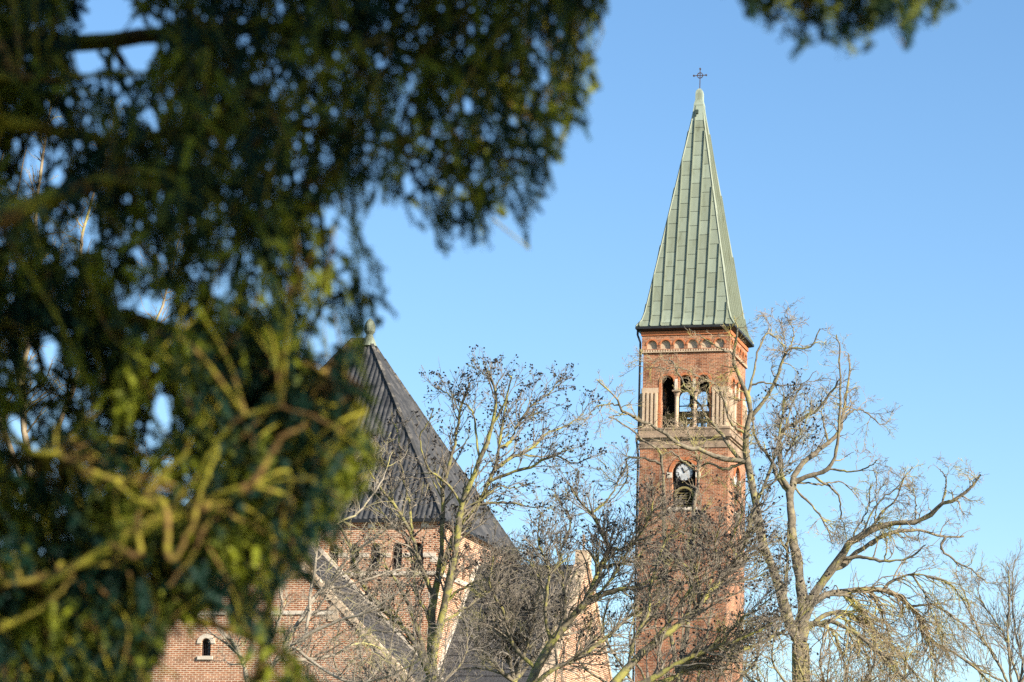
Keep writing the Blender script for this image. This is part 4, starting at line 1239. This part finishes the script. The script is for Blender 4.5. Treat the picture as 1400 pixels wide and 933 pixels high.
mask_soft = mask
mask = ragged(mask, 1, 33)
holes = [(222, 925, 26), (240, 890, 24), (262, 915, 34), (280, 885, 30), (300, 905, 34), (256, 940, 30), (300, 940, 26), (300, 862, 20), (318, 925, 24), (278, 846, 13), (330, 880, 16), (345, 915, 10), (240, 860, 13), (355, 870, 9), (375, 905, 12), (395, 880, 10), (372, 940, 14), (150, 20, 42), (185, 62, 40), (120, 85, 28), (130, 30, 25), (45, 225, 26), (78, 245, 16), (28, 200, 15), (115, 312, 26), (130, 185, 12), (205, 160, 14), (215, 430, 30), (195, 410, 14), (70, 480, 22), (40, 490, 14),
         (25, 590, 26), (225, 560, 26), (205, 600, 14), (475, 320, 30), (440, 300, 14), (455, 460, 20), (435, 470, 16), (270, 742, 10), (85, 410, 9), (300, 395, 15), (650, 240, 12), (640, 140, 15), (560, 120, 12), (505, 200, 14), (330, 50, 13), (560, 250, 16), (625, 290, 10), (680, 270, 9), (740, 60, 12), (745, 110, 11), (700, 165, 14), (385, 10, 10), (410, 235, 12), (420, 170, 10)]


def in_view(W3, mar=30):
    q = proj(W3); f = (W3 - CAM) @ FW
    return (f > 0.1) & (q[:, 0] > -mar) & (q[:, 0] < 1400 + mar) & (q[:, 1] > -mar) & (q[:, 1] < 933 + mar)


def in_mask(W3, poly, hl=()):
    q = proj(W3); ok = inside(q, poly)
    for hx, hy, hr in hl:
        ok &= np.hypot(q[:, 0] - hx, q[:, 1] - hy) > hr * 0.62
    return ok


def yew(name, label, trunk_xy, trunk_h, boughs, cluster_fn, shoot_count, accept, hang=(0.18, 0, -0.85), per=34, stem_r=0.0018, nl=0.019, nw=0.0042, extra=None, spread=0.03):
    """boughs: list of world polylines with radii; clusters hang from twigs that grow from the nearest bough"""
    base = np.array([trunk_xy[0], trunk_xy[1], 0.0])
    root = thing(name, label, 'tree', base)
    P = catmull([base, base + np.array([0.1, 0.05, trunk_h * 0.5]), base + np.array([0, 0.1, trunk_h])], 24)
    V, Q = tubes((P - base)[None], (np.linspace(0.30, 0.05, 24) * (1 + 0.08 * rng.normal(size=24)))[None], 12)
    quads('trunk', V, Q, yew_bark, root)
    parts = []; sk = []; skr = []
    for pts, r0, r1 in boughs:
        B = catmull(pts, 40); B[1:] += rng.normal(scale=0.0025, size=(39, 3)); rr = np.linspace(r0, r1, 40)
        parts.append(tubes((B - base)[None], rr[None], 8)); sk.append(B[6:]); skr.append(rr[6:])
    sk = np.concatenate(sk)
    cl = cluster_fn(sk)
    # twig from the skeleton to every cluster
    tw = []
    for c in cl:
        d = np.linalg.norm(sk - c, axis=1) + 0.5 * np.maximum(0, c[2] - sk[:, 2]); i = d.argmin()
        a = sk[i]; mid = (a + c) / 2 + np.array([0, 0, 0.10 * np.linalg.norm(c - a)]) + rng.normal(scale=0.03, size=3)
        tw.append(catmull([a, mid, c, c + nrmz(np.array([rng.normal() * .5 + hang[0], rng.normal() * .5, hang[2]])) * rng.uniform(0.10, 0.22)], 14))
    tw = np.array(tw)
    tw = tw[accept(tw.reshape(-1, 3)).reshape(tw.shape[:2]).all(1)]
    parts.append(tubes(tw - base, np.linspace(0.0065, 0.002, 14)[None] * rng.uniform(0.6, 1.2, (len(tw), 1)), 5))
    V, Q = join(parts); quads('branch', V, Q, yew_bark, root)
    k = rng.integers(0, len(tw), shoot_count); i = rng.integers(4, 14, shoot_count)
    P0 = tw[k, i] + rng.normal(scale=spread, size=(shoot_count, 3))
    loose = rng.random((shoot_count, 1)) < 0.85
    D = nrmz(rng.normal(scale=1.0, size=(shoot_count, 3)) * np.where(loose, 0.75, 0.38) + np.array(hang))
    L = np.where(loose[:, 0], rng.uniform(0.03, 0.085, shoot_count), rng.uniform(0.09, 0.19, shoot_count))
    if extra is not None:
        e = extra(); P0 = np.concatenate([P0, e[0]]); D = np.concatenate([D, e[1]]); L = np.concatenate([L, e[2]])
    ok = accept(P0) & accept(P0 + D * L[:, None] * 0.55) & accept(P0 + D * L[:, None] + np.array([0, 0, -0.16]) * L[:, None])
    P0, D, L = P0[ok], D[ok], L[ok]
    plane = nrmz(rng.normal(size=(len(P0), 3)))
    V, Q = join([needles(P0 - base, D, L, plane, per, nl, nw), stems(P0 - base, D, L, stem_r)])
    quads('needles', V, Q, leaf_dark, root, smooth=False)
    return root


def b3(pts, d0, d1, lead=None):
    n = len(pts)
    r = [at(x, y, d0 + (d1 - d0) * i / (n - 1)) for i, (x, y) in enumerate(pts)]
    return ([np.array(lead)] if lead is not None else []) + r


TX, TY = -3.1, 9.2
bo = [(b3([(-150, -60), (200, -40), (500, -30), (760, -20)], 8.6, 7.8, (TX, TY, 4.3)), 0.05, 0.008),
      (b3([(-150, 80), (100, 60), (400, 40), (600, 90), (740, 170)], 8.8, 8.3, (TX, TY, 3.9)), 0.045, 0.006),
      (b3([(-100, 150), (0, 164), (64, 177), (135, 190), (180, 196), (300, 170), (450, 180), (600, 230), (690, 300)], 7.6, 8.2, (TX, TY, 3.4)), 0.030, 0.005),
      (b3([(-100, 330), (0, 300), (48, 277), (100, 262), (160, 250), (300, 270), (430, 360), (500, 410)], 7.3, 7.9, (TX, TY, 3.1)), 0.040, 0.005),
      (b3([(-120, 480), (40, 440), (160, 430), (300, 470), (420, 500), (500, 560)], 8.3, 7.7, (TX, TY, 2.9)), 0.035, 0.005),
      (b3([(-120, 800), (20, 800), (130, 765), (195, 727), (260, 695), (297, 676), (380, 657), (432, 654)], 7.6, 7.3, (TX, TY, 2.0)), 0.010, 0.004),
      (b3([(-120, 620), (60, 620), (111, 639), (162, 662), (190, 686), (232, 700)], 7.6, 7.4, (TX, TY, 2.5)), 0.010, 0.004),
      (b3([(60, 800), (150, 745), (200, 715), (237, 694), (274, 641), (306, 593), (337, 567), (400, 560), (470, 590)], 7.4, 7.3), 0.009, 0.004),
      (b3([(190, 686), (225, 690), (232, 765), (260, 723), (274, 672), (283, 653), (300, 610)], 7.3, 7.3), 0.010, 0.005),
      (b3([(150, 745), (190, 760), (186, 713), (205, 670), (232, 639), (260, 616)], 7.35, 7.3), 0.010, 0.005),
      (b3([(330, 672), (348, 657), (369, 625), (385, 599), (420, 580)], 7.2, 7.2), 0.012, 0.005),
      (b3([(300, 676), (280, 720), (262, 760), (230, 800)], 7.3, 7.3), 0.010, 0.004),
      (b3([(-120, 900), (60, 880), (180, 840), (280, 850), (360, 880), (420, 915)], 8.4, 8.6, (TX, TY, 1.8)), 0.028, 0.005),
      (b3([(-120, 980), (60, 960), (160, 930), (250, 960), (350, 930)], 7.8, 8.0, (TX, TY, 1.6)), 0.016, 0.005),
      (b3([(-60, 100), (40, 108), (90, 106), (138, 103), (199, 100), (260, 110)], 7.6, 7.8), 0.012, 0.005),
      (b3([(0, 860), (20, 850), (60, 830), (100, 790)], 7.2, 7.2), 0.008, 0.004)]


def clusters_left(sk):
    out = []
    cell = 44
    for gx in range(-160, 860, cell):
        for gy in range(-150, 990, cell):
            low = gy > 440 or gx < 60
            for k in range((5 if gx < 250 and gy < 640 else 8) if low else (4 if gx < 240 else 3)):
                px, py = gx + rng.uniform(0, cell), gy + rng.uniform(0, cell)
                p = at(px, py, YD + (rng.normal(scale=0.45) if not low else abs(rng.normal(scale=0.9)) - 0.35))
                if not inside(np.array([[px, py + 22]]), mask)[0]: continue
                if any(math.hypot(px - a, py - b) < r * 0.6 for a, b, r in holes): continue
                out.append(p)
    LEFT.extend(out)
    while len(out) < len(LEFT) + 520:
        # the rest of the crown round the trunk, left of and above the view
        d = nrmz(rng.normal(size=3)) * rng.uniform(0.45, 1.0)
        p = np.array([TX, TY, 4.1]) + d * np.array([2.7, 2.7, 3.0])
        if p[2] > 0.9 and not in_view(p[None], 190)[0]: out.append(p)
    return np.array(out)


def fringe():
    """longer shoots hanging along the lower right edge of the bough"""
    P0, D, L = [], [], []
    E = np.array(mask_soft[1:24])
    while len(P0) < 240:
        i = rng.integers(0, len(E) - 1); f = rng.random(); e = E[i] * (1 - f) + E[i + 1] * f
        l = rng.uniform(50, 115); dx = rng.normal(0.25 if e[0] > 560 else 0.1, 0.25)
        b = e - l * np.array([dx, 1.0]) / math.hypot(dx, 1) - np.array([8, 4])
        Y = YD + rng.normal(scale=0.3)
        a3, b3_ = at(b[0], b[1], Y), at(e[0] - 6, e[1] - 3, Y + rng.normal(scale=.05))
        v = b3_ - a3; ll = np.linalg.norm(v); v[2] += 0.16 * ll
        P0.append(a3); D.append(v / np.linalg.norm(v)); L.append(ll)
    return np.array(P0), np.array(D), np.array(L)


LEFT = []
yew('yew_tree', 'out of focus evergreen yew filling the left side close up', (TX, TY), 7.0, bo, clusters_left, 31000,
    lambda W3: in_mask(W3, mask, holes) | ~in_view(W3, 20), per=30, nl=0.0150, nw=0.0085, extra=fringe, spread=0.05)

# second yew: one sprig dips in at the top right; unseen boughs overhead added for shade
spr = [(972, -60), (1340, -60), (1314, 15), (1305, 32), (1284, 40), (1262, 28), (1245, 62), (1228, 58), (1198, 66), (1178, 62), (1160, 90), (1148, 60), (1120, 78), (1088, 92), (1074, 60),
       (1058, 60), (1046, 30), (1036, 48), (1024, 30), (1012, 0), (990, 20), (978, 16)]
spr = ragged(spr, 2, 22, 14)
S3 = np.array([S.x, S.y, S.z])


def accept2(W3):
    return (~in_view(W3)) | inside(proj(W3), spr)


def clusters_right(sk):
    out = []
    while len(out) < 70:
        px, py = rng.uniform(970, 1330), rng.uniform(-220, 50)
        p = at(px, py, rng.uniform(6.7, 7.4))
        if inside(np.array([[px, min(py + 20, 90)]]), spr)[0] or py < -60: out.append(p)
    n0 = 0
    L3 = np.array(LEFT); q = proj(L3); litm = inside(q, lit_zone)
    lit = L3[litm]; dark = L3[~litm]
    while n0 < 1300:
        # unseen foliage added along sun rays to shade the other yew, bar a lit gap
        p = dark[rng.integers(len(dark))] + rng.normal(scale=0.12, size=3) + S3 * rng.uniform(2.4, 5.5)
        e = p - lit; e = e - (e @ S3)[:, None] * S3
        if (np.linalg.norm(e, axis=1) < 0.33).any(): continue
        if in_view(p[None], 60)[0]: continue
        out.append(p); n0 += 1
    while n0 < 2000:
        # more unseen foliage added overhead to block sky light
        p = np.array([rng.uniform(-2.5, 4.5), rng.uniform(-2.5, 6.0), rng.uniform(4.4, 6.8)])
        e = p - lit; e = e - (e @ S3)[:, None] * S3
        if (np.linalg.norm(e, axis=1) < 0.4).any() or in_view(p[None], 80)[0]: continue
        out.append(p); n0 += 1
    return np.array(out)


lit_zone = [(190, 560), (330, 505), (530, 530), (530, 640), (460, 800), (390, 830), (300, 770), (140, 800), (90, 690)]
T2 = (5.4, 4.2)
bo2 = [([np.array([T2[0], T2[1], 3.6]), np.array([4.0, 5.2, 4.6]), np.array([2.4, 6.2, 4.75]), at(1180, -60, 7.1), at(1080, -25, 7.0)], 0.05, 0.006),
       ([np.array([T2[0], T2[1], 4.2]), np.array([3.6, 4.8, 5.2]), np.array([2.0, 5.2, 5.4]), np.array([0.6, 5.4, 5.3])], 0.06, 0.01),
       ([np.array([T2[0], T2[1], 4.8]), np.array([3.4, 4.0, 5.9]), np.array([1.8, 4.0, 6.2]), np.array([0.4, 4.4, 6.1])], 0.06, 0.01),
       ([np.array([T2[0], T2[1], 3.4]), np.array([3.9, 3.3, 4.6]), np.array([2.4, 3.2, 5.2]), np.array([1.0, 3.8, 5.3])], 0.05, 0.01),
       ([np.array([T2[0], T2[1], 5.2]), np.array([4.2, 5.4, 6.0]), np.array([2.6, 6.0, 6.2]), np.array([1.2, 6.2, 5.9])], 0.05, 0.01)]
yew('yew_tree', 'dark evergreen yew sprig hanging into the sky at the top right, with an unseen canopy added for shade', T2, 7.0, bo2, clusters_right, 56000, accept2,
    hang=(-0.08, 0, -0.85), per=18, nl=0.019, nw=0.011)
